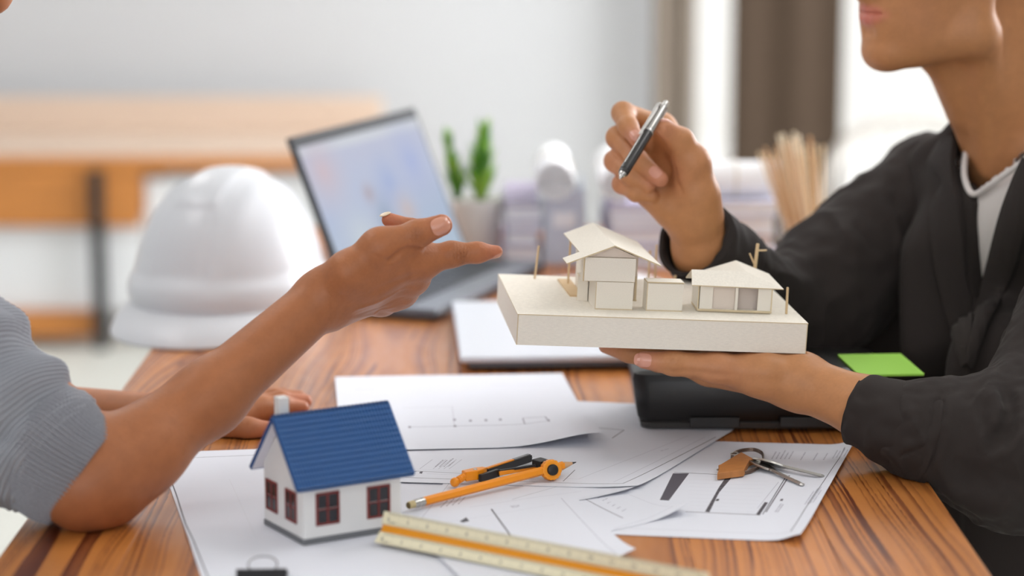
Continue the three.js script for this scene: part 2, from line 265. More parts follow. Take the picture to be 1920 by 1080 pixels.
// ---------------------------------------------------------------- the architects' card model of two houses
const cardTex = dataTexture(256, 256, (u, v) => { const n = 0.965 + 0.018 * noise2(u * 70, v * 70) + 0.015 * noise2(u * 22, v * 23 + 5); return [n, n, n]; });
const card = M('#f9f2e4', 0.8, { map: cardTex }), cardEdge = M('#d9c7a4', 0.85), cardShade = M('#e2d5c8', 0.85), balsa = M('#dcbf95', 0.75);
const mm = 0.001;
function slab(pts, t) {                                                           // a flat polygon (mm) with thickness t on its back: [face, edges]
  const p = pts.map((q) => V(...q).multiplyScalar(mm)), n = p[1].clone().sub(p[0]).cross(p[2].clone().sub(p[0])).normalize(), low = p.map((q) => q.clone().addScaledVector(n, -t * mm));
  const face = [], side = [], tri = (list, a, b, c) => list.push(...a.toArray(), ...b.toArray(), ...c.toArray());
  for (let i = 1; i < p.length - 1; i++) { tri(face, p[0], p[i], p[i + 1]); tri(face, low[0], low[i + 1], low[i]); }
  p.forEach((q, i) => { const j = (i + 1) % p.length; tri(side, q, low[i], p[j]); tri(side, p[j], low[i], low[j]); });
  const g = new THREE.BufferGeometry(); g.setAttribute('position', new THREE.Float32BufferAttribute([...face, ...side], 3));
  g.computeVertexNormals(); boxUV(g, 12); g.addGroup(0, face.length / 3, 0); g.addGroup(face.length / 3, side.length / 3, 1);
  return g;
}
function panel(parent, name, x0, x1, y0, y1, z0, z1, face = card, edge = cardEdge) {   // a card panel between those bounds (mm): its two large faces white, its cut edges tan
  const g = plainBox((x1 - x0) * mm, (y1 - y0) * mm, (z1 - z0) * mm, (x0 + x1) / 2 * mm, (y0 + y1) / 2 * mm, (z0 + z1) / 2 * mm);
  const d = [x1 - x0, y1 - y0, z1 - z0], thin = d.indexOf(Math.min(...d)), uvs = g.attributes.uv; for (let i = 0; i < uvs.count; i++) uvs.setXY(i, uvs.getX(i) * 1.5, uvs.getY(i));
  return part(name, g, [0, 0, 1, 1, 2, 2].map((k) => (k === thin ? face : edge)), parent);
}
{
  const t = thing('architectural_model', 'white card architectural model of two houses on a thick board, held up on a hand', 'model', V(0.0052, 0.8969, -2.211));
  t.quaternion.setFromAxisAngle(V(0.0175, 0.0981, -0.0525).normalize(), Math.hypot(0.0175, 0.0981, 0.0525));
  const b = new THREE.Group(); b.name = 'base'; t.add(b);
  panel(b, 'base_top', 0, 276, -0.9, 0, -198, 0); panel(b, 'front_panel', 1.2, 275, -29.5, -0.9, -1.2, -0.2); panel(b, 'back_panel', 1.2, 275, -29.5, -0.9, -197.6, -196.4);
  panel(b, 'side_panel', 0.2, 1.1, -29.5, -0.9, -197.8, -0.2); panel(b, 'side_panel', 274.8, 275.7, -29.5, -0.9, -197.8, -0.2); panel(b, 'base_bottom', 1.4, 274.3, -29.5, -28.3, -196.2, -1.7);
  // the two-storey house
  const h = new THREE.Group(); h.name = 'tall_house'; h.position.set(77 * mm, 0, -34 * mm); h.rotation.y = 0.031; t.add(h);
  panel(h, 'lower_front_wall', 0.6, 36, 0.4, 26.6, -1.1, 0); panel(h, 'lower_side_wall', 0, 1, 0, 26.8, -40, -0.4); panel(h, 'lower_side_wall', 35, 36, 0, 26.8, -40, -1.2); panel(h, 'lower_front_skirting', 0.3, 36.3, 0, 0.9, -1.1, 0.4, cardEdge);
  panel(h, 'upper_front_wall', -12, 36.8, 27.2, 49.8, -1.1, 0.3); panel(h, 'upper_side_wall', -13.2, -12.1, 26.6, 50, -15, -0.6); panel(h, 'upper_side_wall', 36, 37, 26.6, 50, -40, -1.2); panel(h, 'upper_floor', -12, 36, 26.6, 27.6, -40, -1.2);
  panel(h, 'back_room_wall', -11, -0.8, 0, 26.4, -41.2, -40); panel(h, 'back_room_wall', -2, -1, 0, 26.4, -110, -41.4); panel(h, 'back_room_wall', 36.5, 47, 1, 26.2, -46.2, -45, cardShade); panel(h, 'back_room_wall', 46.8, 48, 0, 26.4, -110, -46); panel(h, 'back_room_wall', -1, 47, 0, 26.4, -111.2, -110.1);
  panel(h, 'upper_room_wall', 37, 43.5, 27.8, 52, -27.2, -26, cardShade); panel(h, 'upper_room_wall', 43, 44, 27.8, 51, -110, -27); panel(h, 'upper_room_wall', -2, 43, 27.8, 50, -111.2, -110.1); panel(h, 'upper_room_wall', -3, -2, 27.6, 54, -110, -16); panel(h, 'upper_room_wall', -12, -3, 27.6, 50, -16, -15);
  panel(h, 'corner_strip', 43.6, 48.2, 0, 1.2, -47, -44, cardEdge); panel(h, 'corner_strip', 45.6, 46.6, 1.2, 26.5, -45, -44, cardEdge);
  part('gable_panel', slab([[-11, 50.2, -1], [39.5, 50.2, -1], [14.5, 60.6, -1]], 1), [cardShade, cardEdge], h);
  part('gable_panel', slab([[-11, 50.2, -110], [14.5, 60.6, -110], [39.5, 50.2, -110]], 1), [card, cardEdge], h);
  const ry = 63, zf = 7, zb = -122, zn = -20, ey = (x) => ry - Math.abs(x - 14.5) * 0.405;
  part('roof_panel', slab([[14.5, ry, zf], [14.5, ry, zb], [-14.5, ey(-14.5), zb], [-14.5, ey(-14.5), zn], [-30.5, ey(-30.5), zn], [-30.5, ey(-30.5), zf]], 1.2), [card, cardEdge], h);
  part('roof_panel', slab([[14.5, ry, zf], [60, ey(60) + 0.6, zf], [60, ey(60) + 0.6, zb], [14.5, ry, zb]], 1.2), [card, cardEdge], h);
  panel(h, 'terrace_board', -15, -2.2, 0, 1.9, -140, -58, balsa, balsa); 
  const stick = (p, x, z, y1, r = 1.05, lean = 0) => part('post', rod(V(x * mm, 0, z * mm), V((x + lean) * mm, y1 * mm, z * mm), r * mm, r * mm, 10), balsa, p);
  stick(h, -8, -116, 46); stick(h, 81, -158, 30); stick(h, 88, -160, 36);
  // the small box and the low house
  const s = new THREE.Group(); s.name = 'small_annex'; s.position.set(126 * mm, 0, -35 * mm); s.rotation.y = 0.02; t.add(s);
  panel(s, 'annex_wall', 0.9, 35, 1.1, 26.6, -1, 0); panel(s, 'annex_wall', 0, 0.9, 0, 27, -19, 0.1); panel(s, 'annex_wall', 34.2, 35.2, 0, 27, -19, -1.1); panel(s, 'annex_wall', 0.9, 34.2, 0, 27, -19, -18); panel(s, 'annex_roof', 0, 35.4, 27, 28.2, -19.2, 0.4); panel(s, 'annex_floor', 0.4, 35, 0, 1, -18, 0.5);
  const l = new THREE.Group(); l.name = 'low_house'; l.position.set(176 * mm, 0, -38.5 * mm); l.rotation.y = -0.02; t.add(l);
  panel(l, 'floor_slab', 0, 72, 1, 3, -36, 0.6); panel(l, 'plinth', 2, 70, 0, 1, -34, -2, cardEdge); panel(l, 'side_wall', 0, 1.1, 3, 26, -36, -0.2); panel(l, 'side_wall', 70.8, 72, 3, 25.8, -60, -0.6);
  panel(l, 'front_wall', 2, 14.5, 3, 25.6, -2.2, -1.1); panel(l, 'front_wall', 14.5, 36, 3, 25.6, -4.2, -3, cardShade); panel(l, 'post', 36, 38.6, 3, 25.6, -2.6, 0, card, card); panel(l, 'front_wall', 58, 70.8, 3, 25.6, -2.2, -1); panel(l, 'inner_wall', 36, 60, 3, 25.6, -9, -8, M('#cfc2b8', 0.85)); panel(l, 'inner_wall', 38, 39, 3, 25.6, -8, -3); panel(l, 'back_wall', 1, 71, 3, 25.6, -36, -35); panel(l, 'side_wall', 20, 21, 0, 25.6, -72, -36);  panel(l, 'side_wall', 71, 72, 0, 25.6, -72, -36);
  part('gable_panel', slab([[0.2, 26, -36], [0.2, 26, -1], [0.2, 35.6, -17.5]], 1), [card, cardEdge], l);
  const R = 37.6, E = 26.2;
  part('roof_panel', slab([[-5, R, -17], [-7, E, 2.6], [81.5, E - 0.6, 2.6], [48, R, -17]], 1.1), [card, cardEdge], l);
  part('roof_panel', slab([[-5, R, -17], [48, R, -17], [15, E, -37], [-7, E, -37]], 1.1), [card, cardEdge], l);
  part('roof_panel', slab([[48, R, -17], [81.5, E - 0.6, 2.6], [81.5, E - 0.6, -76], [48, R, -76]], 1.1), [card, cardEdge], l);
  part('roof_panel', slab([[48, R, -17], [48, R, -76], [15, E, -76], [15, E, -37]], 1.1), [card, cardEdge], l);
  part('gable_panel', slab([[16, 25.8, -74], [48, 36.6, -74], [80, 25.8, -74]], 1), [card, cardEdge], l);
  // loose timber posts on the board, one with branches
  stick(t, 35, -177, 34, 1.05, 2.2); stick(t, 263.6, -42, 26, 1.2, -0.6); stick(t, 179, -185, 7, 1.4);
  const tree = part('branched_post', [rod(V(245 * mm, 0, -120 * mm), V(247.5 * mm, 54 * mm, -120 * mm), 1.9 * mm, 1.7 * mm, 10), rod(V(247 * mm, 47 * mm, -120 * mm), V(257 * mm, 47.6 * mm, -120 * mm), 1.0 * mm, 0.9 * mm, 8), rod(V(245.6 * mm, 33 * mm, -120 * mm), V(240 * mm, 44 * mm, -120 * mm), 1.0 * mm, 0.8 * mm, 8)], balsa, t);
}

// ---------------------------------------------------------------- the toy house with the blue roof
{
  const t = thing('toy_house', 'small white toy house with a blue tiled roof and red framed windows', 'toy house', V(-0.1734, TABLE_Y + 0.001, -1.9443), 0.54);
  const W = 92, D = 76, wallM = M('#e3e3e2', 0.55), grey = M('#6d6f73', 0.6), blue = M('#0c4d88', 0.42), red = M('#7a2622', 0.5), pane = M('#26262b', 0.08, { specularIntensity: 1 }), soffit = M('#dcdbe2', 0.6);
  const base = 5.2, wallTop = 56, apex = 97, k = (apex - wallTop) / (D / 2);
  part('base', box((W + 1.2) * mm, base * mm, (D + 1.2) * mm, W / 2 * mm, base / 2 * mm, -D / 2 * mm, 0.0006), grey, t);
  // walls as one hollow-looking body: five-sided prism along x
  const prof = [[0, base], [-D, base], [-D, wallTop], [-D / 2, apex], [0, wallTop]].map(([z, y]) => [z * mm, y * mm]);
  const body = extrude(prof, W * mm, 0.0004); body.placed(new THREE.Matrix4().makeBasis(V(0, 0, 1), V(0, 1, 0), V(1, 0, 0))); part('walls', body, wallM, t);
  // roof: white under-board and blue tiles with real courses on each slope
  const ov = 8.5, eaveZ = 8, ridgeY = 102.5, eaveY = wallTop + 2.6 - eaveZ * k, slopeLen = Math.hypot(D / 2 + eaveZ, ridgeY - eaveY), ang = Math.atan2(ridgeY - eaveY, D / 2 + eaveZ);
  for (const side of [0, 1]) {
    const s = new THREE.Group(); s.name = 'roof_slope'; t.add(s);
    // local frame: u along the ridge, v up the slope, n outwards
    const o = side ? V((W + ov) * mm, eaveY * mm, (-D - eaveZ) * mm) : V(-ov * mm, eaveY * mm, eaveZ * mm), eu = side ? V(-1, 0, 0) : V(1, 0, 0), ev = side ? V(0, Math.sin(ang), Math.cos(ang)) : V(0, Math.sin(ang), -Math.cos(ang)), en = eu.clone().cross(ev);
    const mat4 = frame3(o, eu, ev, en), L = W + 2 * ov;
    part('under_board', box(L * mm, slopeLen * mm, 2.2 * mm, L / 2 * mm, slopeLen / 2 * mm, -1.2 * mm, 0.0004).placed(mat4), soffit, s);
    const cols = 36, rows = 13, nu = cols * 6, nv = rows * 6, P = [], I = [];
    for (let j = 0; j <= nv; j++) for (let i = 0; i <= nu; i++) {
      const u = i / nu, v = j / nv, fr = (v * rows) % 1, fc = (u * cols) % 1;
      const hgt = 0.9 + 0.9 * (1 - fr) + 0.75 * Math.sin(fc * Math.PI);
      P.push(u * L * mm, v * slopeLen * mm, hgt * mm);
    }
    for (let j = 0; j < nv; j++) for (let i = 0; i < nu; i++) { const a = j * (nu + 1) + i; I.push(a, a + 1, a + nu + 2, a, a + nu + 2, a + nu + 1); }
    const g = new THREE.BufferGeometry(); g.setAttribute('position', new THREE.Float32BufferAttribute(P, 3)); g.setIndex(I); g.computeVertexNormals(); g.placed(mat4);
    const tiles = part('roof_tiles', toCreasedNormals(g, 0.5), blue, s); tiles.userData.kind = 'stuff';
    part('fascia', [box(1.6 * mm, slopeLen * mm, 3.6 * mm, -0.2 * mm, slopeLen / 2 * mm, -0.4 * mm, 0.0003), box(1.6 * mm, slopeLen * mm, 3.6 * mm, (L + 0.2) * mm, slopeLen / 2 * mm, -0.4 * mm, 0.0003), box(L * mm, 1.4 * mm, 3.2 * mm, L / 2 * mm, -0.4 * mm, -0.6 * mm, 0.0003)].map((q) => q.placed(mat4)), blue, s);
  }
  const cap = lathe([[0, 0], [1.9 * mm, 0], [2.1 * mm, 0.4 * mm], [1.8 * mm, 3.9 * mm], [0, 3.9 * mm]], 12).rotateZ(-Math.PI / 2), dark = M('#123a68', 0.45);
  for (let i = 0; i < 28; i++) part('ridge_tile', cap, dark, t).position.set((-ov + i * (W + 2 * ov) / 28) * mm, (ridgeY + 0.6) * mm, -D / 2 * mm);
  part('chimney', [box(9.5 * mm, 34 * mm, 9.5 * mm, 0, 17 * mm, 0, 0.0005)], wallM, t).position.set(7 * mm, 82 * mm, -53 * mm);
  const win = (pos, turn, w, h) => {
    const g = new THREE.Group(); g.name = 'window'; g.position.copy(pos.multiplyScalar(mm)); g.rotation.y = turn; t.add(g);
    const f = 1.9;
    part('window_frame', [box(w * mm, f * mm, 1.8 * mm, 0, (h - f) / 2 * mm, 0, 0.0003), box(w * mm, f * mm, 1.8 * mm, 0, -(h - f) / 2 * mm, 0, 0.0003), box(f * mm, h * mm, 1.8 * mm, (w - f) / 2 * mm, 0, 0, 0.0003), box(f * mm, h * mm, 1.8 * mm, -(w - f) / 2 * mm, 0, 0, 0.0003), box(1.7 * mm, (h - 2) * mm, 1.5 * mm, 0, 0, 0, 0.0003), box((w - 2) * mm, 1.0 * mm, 1.1 * mm, 0, -h * 0.02 * mm, 0, 0.0002)], red, g);
    for (const x of [-1, 1]) for (const y of [-1, 1]) part('pane', plainBox((w / 2 - 2.2) * mm, (h / 2 - 2) * mm, 0.4 * mm, x * (w / 4 - 0.3) * mm, y * (h / 4 - 0.5) * mm, 0.1 * mm), pane, g);
  };
  win(V(22.5, 29, 0.3), 0, 22, 28); win(V(70.5, 28.3, 0.3), 0, 22, 28); win(V(-0.3, 29, -60), -Math.PI / 2, 22, 27); win(V(-0.3, 29, -22.5), -Math.PI / 2, 21, 27);
}

// ---------------------------------------------------------------- compass with a pencil clamped in it
{
  const t = thing('drawing_compass', 'orange school compass with a pencil clamped in it lying on the plan sheets', 'compass');
  const orange = M('#f79716', 0.36), wheelM = M('#f79b1c', 0.42), black = M('#19181a', 0.4), steel = M('#c9c7c2', 0.22, { metalness: 1 }), wood = M('#d3a981', 0.7), lead = M('#2c2b2d', 0.4), rubber = M('#cdbb8c', 0.8), H0 = 0.0026;
  const pA = tbl(765, 948, H0 + 0.0042), pB = tbl(1040, 877, H0 + 0.0100), dir = pB.clone().sub(pA).normalize(), along = (m) => pA.clone().addScaledVector(dir, m);
  const total = pA.distanceTo(pB), R = 0.0038;
  const pencil = new THREE.Group(); pencil.name = 'pencil'; t.add(pencil);
  const hex = (a, b, r) => { const g = new THREE.CylinderGeometry(r, r, a.distanceTo(b), 6, 1); g.applyQuaternion(new THREE.Quaternion().setFromUnitVectors(V(0, 1, 0), dir)); const m = a.clone().add(b).multiplyScalar(0.5); return toCreasedNormals(g.translate(m.x, m.y, m.z), 0.3); };
  part('eraser', rod(along(0), along(0.0095), 0.0033, 0.0035, 18), rubber, pencil); part('dark_eraser_tip', rod(along(-0.0003), along(0.0012), 0.0027, 0.0032, 18), M('#6d5d3c', 0.9), pencil);  // with a darker disc on its end
  part('ferrule', [rod(along(0.006), along(0.0185), 0.0038, 0.0038, 18), ...[0.0085, 0.0105, 0.014, 0.016].map((m) => rod(along(m), along(m + 0.0011), 0.0041, 0.0041, 18))], steel, pencil);
  part('barrel', hex(along(0.018), along(total + 0.010), 0.0041), orange, pencil);
  part('sharpened_wood', rod(along(total + 0.0095), along(total + 0.0215), 0.0038, 0.0013, 18), wood, pencil);
  part('lead', rod(along(total + 0.0208), along(total + 0.0265), 0.00135, 0.0003, 12), lead, pencil);
  // scalloped clamp wheel on the camera side of the pencil, with its black hub
  const side = V(0.35, 0.25, 1).normalize(), wc = tbl(1033, 881, H0 + 0.0098);
  const N = 96, pts = []; for (let i = 0; i < N; i++) { const a = i / N * 2 * Math.PI, r = 0.0091 + 0.0006 * Math.abs(Math.sin(a * 8)); pts.push([r * Math.cos(a), r * Math.sin(a)]); }
  const ez = side, ex = V(0, 1, 0).cross(ez).normalize(), ey = ez.clone().cross(ex);
  const wheel = part('clamp_wheel', extrude(pts, 0.0085, 0.0012).translate(0, 0, -0.0045).placed(frame3(wc, ex, ey, ez)), wheelM, t);
  part('wheel_hub', [lathe([[0, 0.0046], [0.0028, 0.0046], [0.003, 0.0041], [0.0046, 0.0041], [0.0052, 0.003], [0.0052, 0]], 32).rotateX(Math.PI / 2).placed(frame3(wc.clone().addScaledVector(ez, 0.0028), ex, ey, ez))], black, wheel);
  part('clamp_block', box(0.011, 0.007, 0.012, 0, 0, 0, 0.001).placed(frame3(tbl(1013, 868, H0 + 0.0135), dir, V(0, 1, 0), dir.clone().cross(V(0, 1, 0)).normalize())), black, t);
  // the hinge, the grip and the two legs
  const bar = (a, b, w, h, r = 0.0006) => { const d = b.clone().sub(a), len = d.length(); d.normalize(); const up = V(0, 1, 0).addScaledVector(d, -d.y).normalize(); return box(len, h, w, 0, 0, 0, r).placed(frame3(a.clone().add(b).multiplyScalar(0.5), d, up, d.clone().cross(up))); };
  const hA = tbl(873, 892, H0 + 0.0075), hB = tbl(915, 884, H0 + 0.0075);
  const hd = hB.clone().sub(hA).normalize(), hz = hd.clone().cross(V(0, 1, 0)).normalize();
  part('hinge_head', extrude([[-0.002, -0.0035], [0.010, -0.0055], [0.018, -0.0040], [0.0235, -0.001], [0.0225, 0.004], [0.013, 0.0058], [-0.001, 0.0045]], 0.009, 0.0008).translate(0, 0, -0.0045).placed(frame3(hA, hd, hz.clone().negate(), V(0, 1, 0))), orange, t);
  part('hinge_screw', [rod(V(0, 0, 0), V(0, 0.0012, 0), 0.0022, 0.0019, 20)].map((g) => { const p = tbl(891, 880, H0 + 0.0118); return g.translate(p.x, p.y - 0.0006, p.z); }), steel, t);
  const gA = tbl(853, 904, H0 + 0.0046), gB = hA.clone();
  const gd = gB.clone().sub(gA), gl = gd.length(); gd.normalize(); const gp = (m) => gA.clone().addScaledVector(gd, m);
  const ball = new THREE.SphereGeometry(0.0044, 24, 18); ball.translate(gA.x, gA.y, gA.z);
  part('grip', [ball, rod(gp(0.001), gp(gl), 0.0022, 0.0026, 16), ...[0.0052, 0.0073, 0.0094, 0.0115, 0.0136].map((m) => { const g = new THREE.TorusGeometry(0.0024, 0.0012, 10, 20); g.applyQuaternion(new THREE.Quaternion().setFromUnitVectors(V(0, 0, 1), gd)); const q = gp(m); return g.translate(q.x, q.y, q.z); })], orange, t);
  const nA = tbl(912, 886, H0 + 0.0062), nB = tbl(994, 859, H0 + 0.0052);
  const leg = part('needle_leg', bar(nA, nB, 0.005, 0.0065), black, t);
  part('leg_edge', bar(nA.clone().add(V(0, 0.0036, -0.0012)), nA.clone().lerp(nB, 0.6).add(V(0, 0.0036, -0.0012)), 0.0034, 0.0014, 0.0003), orange, leg);
  part('leg_edge', bar(nA.clone().lerp(nB, 0.62).add(V(0, 0.0036, -0.0008)), nB.clone().add(V(-0.001, 0.0034, -0.0008)), 0.0036, 0.0014, 0.0003), M('#77787a', 0.35), leg);
  part('needle', rod(nB, tbl(1002, 856, H0 + 0.0046), 0.0008, 0.0002, 10), steel, leg);
  const lA = tbl(900, 897, H0 + 0.0055), lB = tbl(934, 886, H0 + 0.0058), lC = tbl(1016, 873, H0 + 0.0115);
  const leg2 = part('pencil_leg', [bar(lA, lB, 0.004, 0.007), bar(lB.clone().add(V(0, 0.0012, 0)), lC.clone().add(V(0, 0.0012, 0)), 0.0026, 0.0022, 0.0004)], black, t);
  part('leg_edge', bar(tbl(936, 888, H0 + 0.0056), tbl(1012, 874, H0 + 0.0094), 0.0032, 0.0036, 0.0005), orange, leg2);
}

// ---------------------------------------------------------------- house keys on the floor plan
{
  const bamboo = dataTexture(256, 64, (u, v) => { const g = 0.5 + 0.5 * noise2(u * 3, v * 26), s = 0.9 + 0.12 * g; return [0.76 * s, 0.50 * s, 0.27 * s]; });
  const fobM = M('#ffffff', 0.5, { map: bamboo }), brassy = M('#c6c3bd', 0.28, { metalness: 1 }), brown = M('#7d6a5e', 0.28, { metalness: 0.8 }), H0 = 0.0008;
  const t = thing('wooden_key_fob', 'house-shaped wooden key fob on a bronze split ring lying on the floor plan', 'key fob');
  const P = [[1347, 871], [1352, 869], [1390, 846.5], [1413, 859], [1405, 861], [1395, 880], [1345, 886.5], [1349, 875]].map(([x, y]) => tbl(x, y, 0.0085));
  const o = P[0].clone(), s = new THREE.Shape(P.map((p) => new THREE.Vector2(p.x - o.x, -(p.z - o.z))));
  const fob = new THREE.ExtrudeGeometry(s, { depth: 0.0052, bevelEnabled: true, bevelThickness: 0.0005, bevelSize: 0.0005, bevelOffset: -0.0005, bevelSegments: 2 }).rotateX(-Math.PI / 2).translate(o.x, o.y - 0.0062, o.z);
  { const p = fob.attributes.position, uv = fob.attributes.uv; for (let i = 0; i < p.count; i++) uv.setXY(i, (p.getX(i) - o.x) * 14 + (p.getZ(i) - o.z) * -5, (p.getZ(i) - o.z) * 14 + (p.getX(i) - o.x) * 5); }
  part('wooden_tag', fob, fobM, t);
  const rc = [[1376, 852], [1392, 846], [1413, 844.5], [1427, 850], [1431, 859], [1427, 871], [1416, 881], [1400, 887], [1385, 888], [1376, 880], [1372, 866]].map(([x, y], i) => tbl(x, y, 0.0022 + 0.0036 * (0.5 + 0.5 * Math.cos((i - 2) / 11 * 6.283))));
  part('split_ring', [tube(rc, 0.00115, 90, 10, true), tube(rc.map((p) => p.clone().add(V(0, 0.0016, 0))), 0.00105, 90, 10, true)], brown, t);
  part('small_link', [tube([[1371, 852], [1374, 849], [1381, 848], [1384, 850], [1379, 853]].map(([x, y]) => tbl(x, y, 0.0075)), 0.0007, 30, 8, true), rod(tbl(1344, 881, 0.004), tbl(1349, 880, 0.004), 0.0009)], brassy, t);
  const key = (label, bow0, bow1, tip, tilt, h) => {
    const k = thing('key', label, 'key', V(0, 0, 0), 0, 'keys on the split ring');
    const a = tbl(...bow0, h[0]), m = tbl(...bow1, h[1]), b = tbl(...tip, h[2]), d = b.clone().sub(a).normalize(), L = a.distanceTo(b), B = a.distanceTo(m);
    const side = d.clone().cross(V(0, 1, 0)).normalize(), n = side.clone().cross(d), ey = side.clone().multiplyScalar(Math.cos(tilt)).addScaledVector(n, Math.sin(tilt)), ez = d.clone().cross(ey), f4 = frame3(a, d, ey, ez);
    const bow = []; for (let i = 0; i < 48; i++) { const q = i / 48 * 2 * Math.PI; bow.push([B / 2 + B / 2 * Math.cos(q) * (1 + 0.05 * Math.cos(2 * q)), 0.0095 * Math.sin(q)]); }
    const hole = []; for (let i = 0; i < 20; i++) { const q = i / 20 * 2 * Math.PI; hole.push([B * 0.16 + 0.0022 * Math.cos(q), 0.003 * Math.sin(q)]); }
    part('bow', extrude(bow, 0.0022, 0.0004, [hole]).translate(0, 0, -0.0011).placed(f4), brassy, k);
    const e = [[B - 0.001, -0.0036], [B + 0.002, -0.0036], [B + 0.0022, -0.0028]]; const n0 = 7; for (let i = 0; i < n0; i++) { const x = B + 0.004 + (L - B - 0.006) * i / n0, dx = (L - B - 0.006) / n0; e.push([x, -0.0027], [x + dx * 0.45, -0.0013 - 0.0006 * ((i * 7) % 3)], [x + dx * 0.7, -0.0013 - 0.0006 * ((i * 7) % 3)]); }
    e.push([L - 0.0015, -0.0026], [L, -0.0006], [L, 0.001], [L - 0.0015, 0.0028], [B + 0.0022, 0.0028], [B + 0.002, 0.0036], [B - 0.001, 0.0036]);
    part('blade', [extrude(e, 0.0021, 0.0002).translate(0, 0, -0.00105).placed(f4), box(L - B - 0.004, 0.0010, 0.0026, (L + B) / 2, 0.0009, 0, 0.0002).placed(f4)], brassy, k);
    return k;
  };
  key('upper brass-grey key with its bow standing higher, pointing at the paper corner', [1413, 861], [1468, 876], [1545, 893], 0.5, [0.0075, 0.0062, 0.0036]);
  key('lower brass-grey key nearer the front edge of the floor plan, lying flat', [1411, 864], [1446, 882], [1506, 909], 0.25, [0.0050, 0.0038, 0.0024]);
}

// ---------------------------------------------------------------- triangular scale ruler and binder clip
{
  const t = thing('scale_ruler', 'cream triangular scale ruler with orange grooves lying across the front papers', 'ruler');
  const A = tbl(701, 1017.5, 0.0040), B0 = tbl(1017, 1080.5, 0.0040), d = B0.clone().sub(A).normalize(), L = 0.312, ez = d.clone().cross(V(0, 1, 0)).normalize();       // ez towards the camera
  const S = 0.0285, h = S * Math.sqrt(3) / 2;
  // section in (z, y): front bottom corner at 0, back bottom corner at -S, ridge at top; every face has a stepped channel in its middle
  const corner = [[0, 0], [-S / 2, h], [-S, 0]], sec = [], groove = [];
  for (let k = 0; k < 3; k++) {
    const a = corner[k], b = corner[(k + 1) % 3], dx = [(b[0] - a[0]) / S, (b[1] - a[1]) / S], inn = k === 0 ? [-dx[1], dx[0]] : [-dx[1], dx[0]], P = (m, q) => [a[0] + dx[0] * m - inn[0] * q * -1, a[1] + dx[1] * m - inn[1] * q * -1];
    const sgn = ((a[0] + b[0]) / 2 + S / 2) * inn[0] + ((a[1] + b[1]) / 2 - h / 3) * inn[1] > 0 ? -1 : 1, Q = (m, q) => [a[0] + dx[0] * m + sgn * inn[0] * q, a[1] + dx[1] * m + sgn * inn[1] * q];
    sec.push(Q(0.0007, 0.0002), Q(0.0105, 0.0022), Q(0.0116, 0.0046), Q(S - 0.0116, 0.0046), Q(S - 0.0105, 0.0022), Q(S - 0.0007, 0.0002));
    groove.push([Q(0.0113, 0.0038), Q(S - 0.0113, 0.0038), Q(S - 0.0117, 0.0052), Q(0.0117, 0.0052)]);
  }
  const f4 = frame3(A, ez, V(0, 1, 0), d);
  const scaleTex = canvasTexture(2048, 128, (g, W, H) => {
    g.fillStyle = '#ebe2c2'; g.fillRect(0, 0, W, H);
    g.fillStyle = g.strokeStyle = '#4f4a3a'; const ppm = W / 312;
    for (let i = 0; i <= 300; i++) { const x = (6 + i) * ppm, l = i % 10 === 0 ? 46 : i % 5 === 0 ? 36 : 26; g.fillRect(x - 0.8, 0, 1.6, l); if (i % 2 === 0) g.fillRect(x - 0.8, H - l, 1.6, l); }
    g.font = 'bold 34px sans-serif'; g.textAlign = 'center';
    for (let i = 0; i <= 15; i++) g.fillText(String(i), (6 + i * 20) * ppm, 84);
    g.font = 'bold 22px sans-serif'; g.fillText('1:100', 7 * ppm + 14, 110);
  });
  const cream = M('#ebe2c2', 0.42), printed = M('#ffffff', 0.42, { map: scaleTex }), orange = M('#e8960f', 0.4);
  const bodyG = extrude(sec, L, 0.0003).placed(f4); part('body', bodyG, cream, t);
  groove.forEach((q) => part('groove_strip', extrude(q, L - 0.001, 0).translate(0, 0, 0.0005).placed(f4), orange, t));
  // printed scales: the two facets of the face towards the camera
  const facet = (a, b, flip) => { const g = new THREE.BufferGeometry(), p = [[...a, 0.0004], [...b, 0.0004], [...b, L - 0.0004], [...a, L - 0.0004]], n = [(b[1] - a[1]), -(b[0] - a[0])], l = Math.hypot(...n), q = p.map((v) => [v[0] + n[0] / l * 0.00012, v[1] + n[1] / l * 0.00012, v[2]]);
    g.setAttribute('position', new THREE.Float32BufferAttribute(q.flat(), 3)); g.setAttribute('uv', new THREE.Float32BufferAttribute(flip ? [0, 0, 0, 1, 1, 1, 1, 0] : [0, 0, 0, 1, 1, 1, 1, 0], 2)); g.setIndex([0, 2, 1, 0, 3, 2]); g.computeVertexNormals(); return g.placed(f4); };
  part('printed_scale', facet(sec[4], sec[5]), printed, t); part('printed_scale', facet(sec[0], sec[1]), printed, t);
}
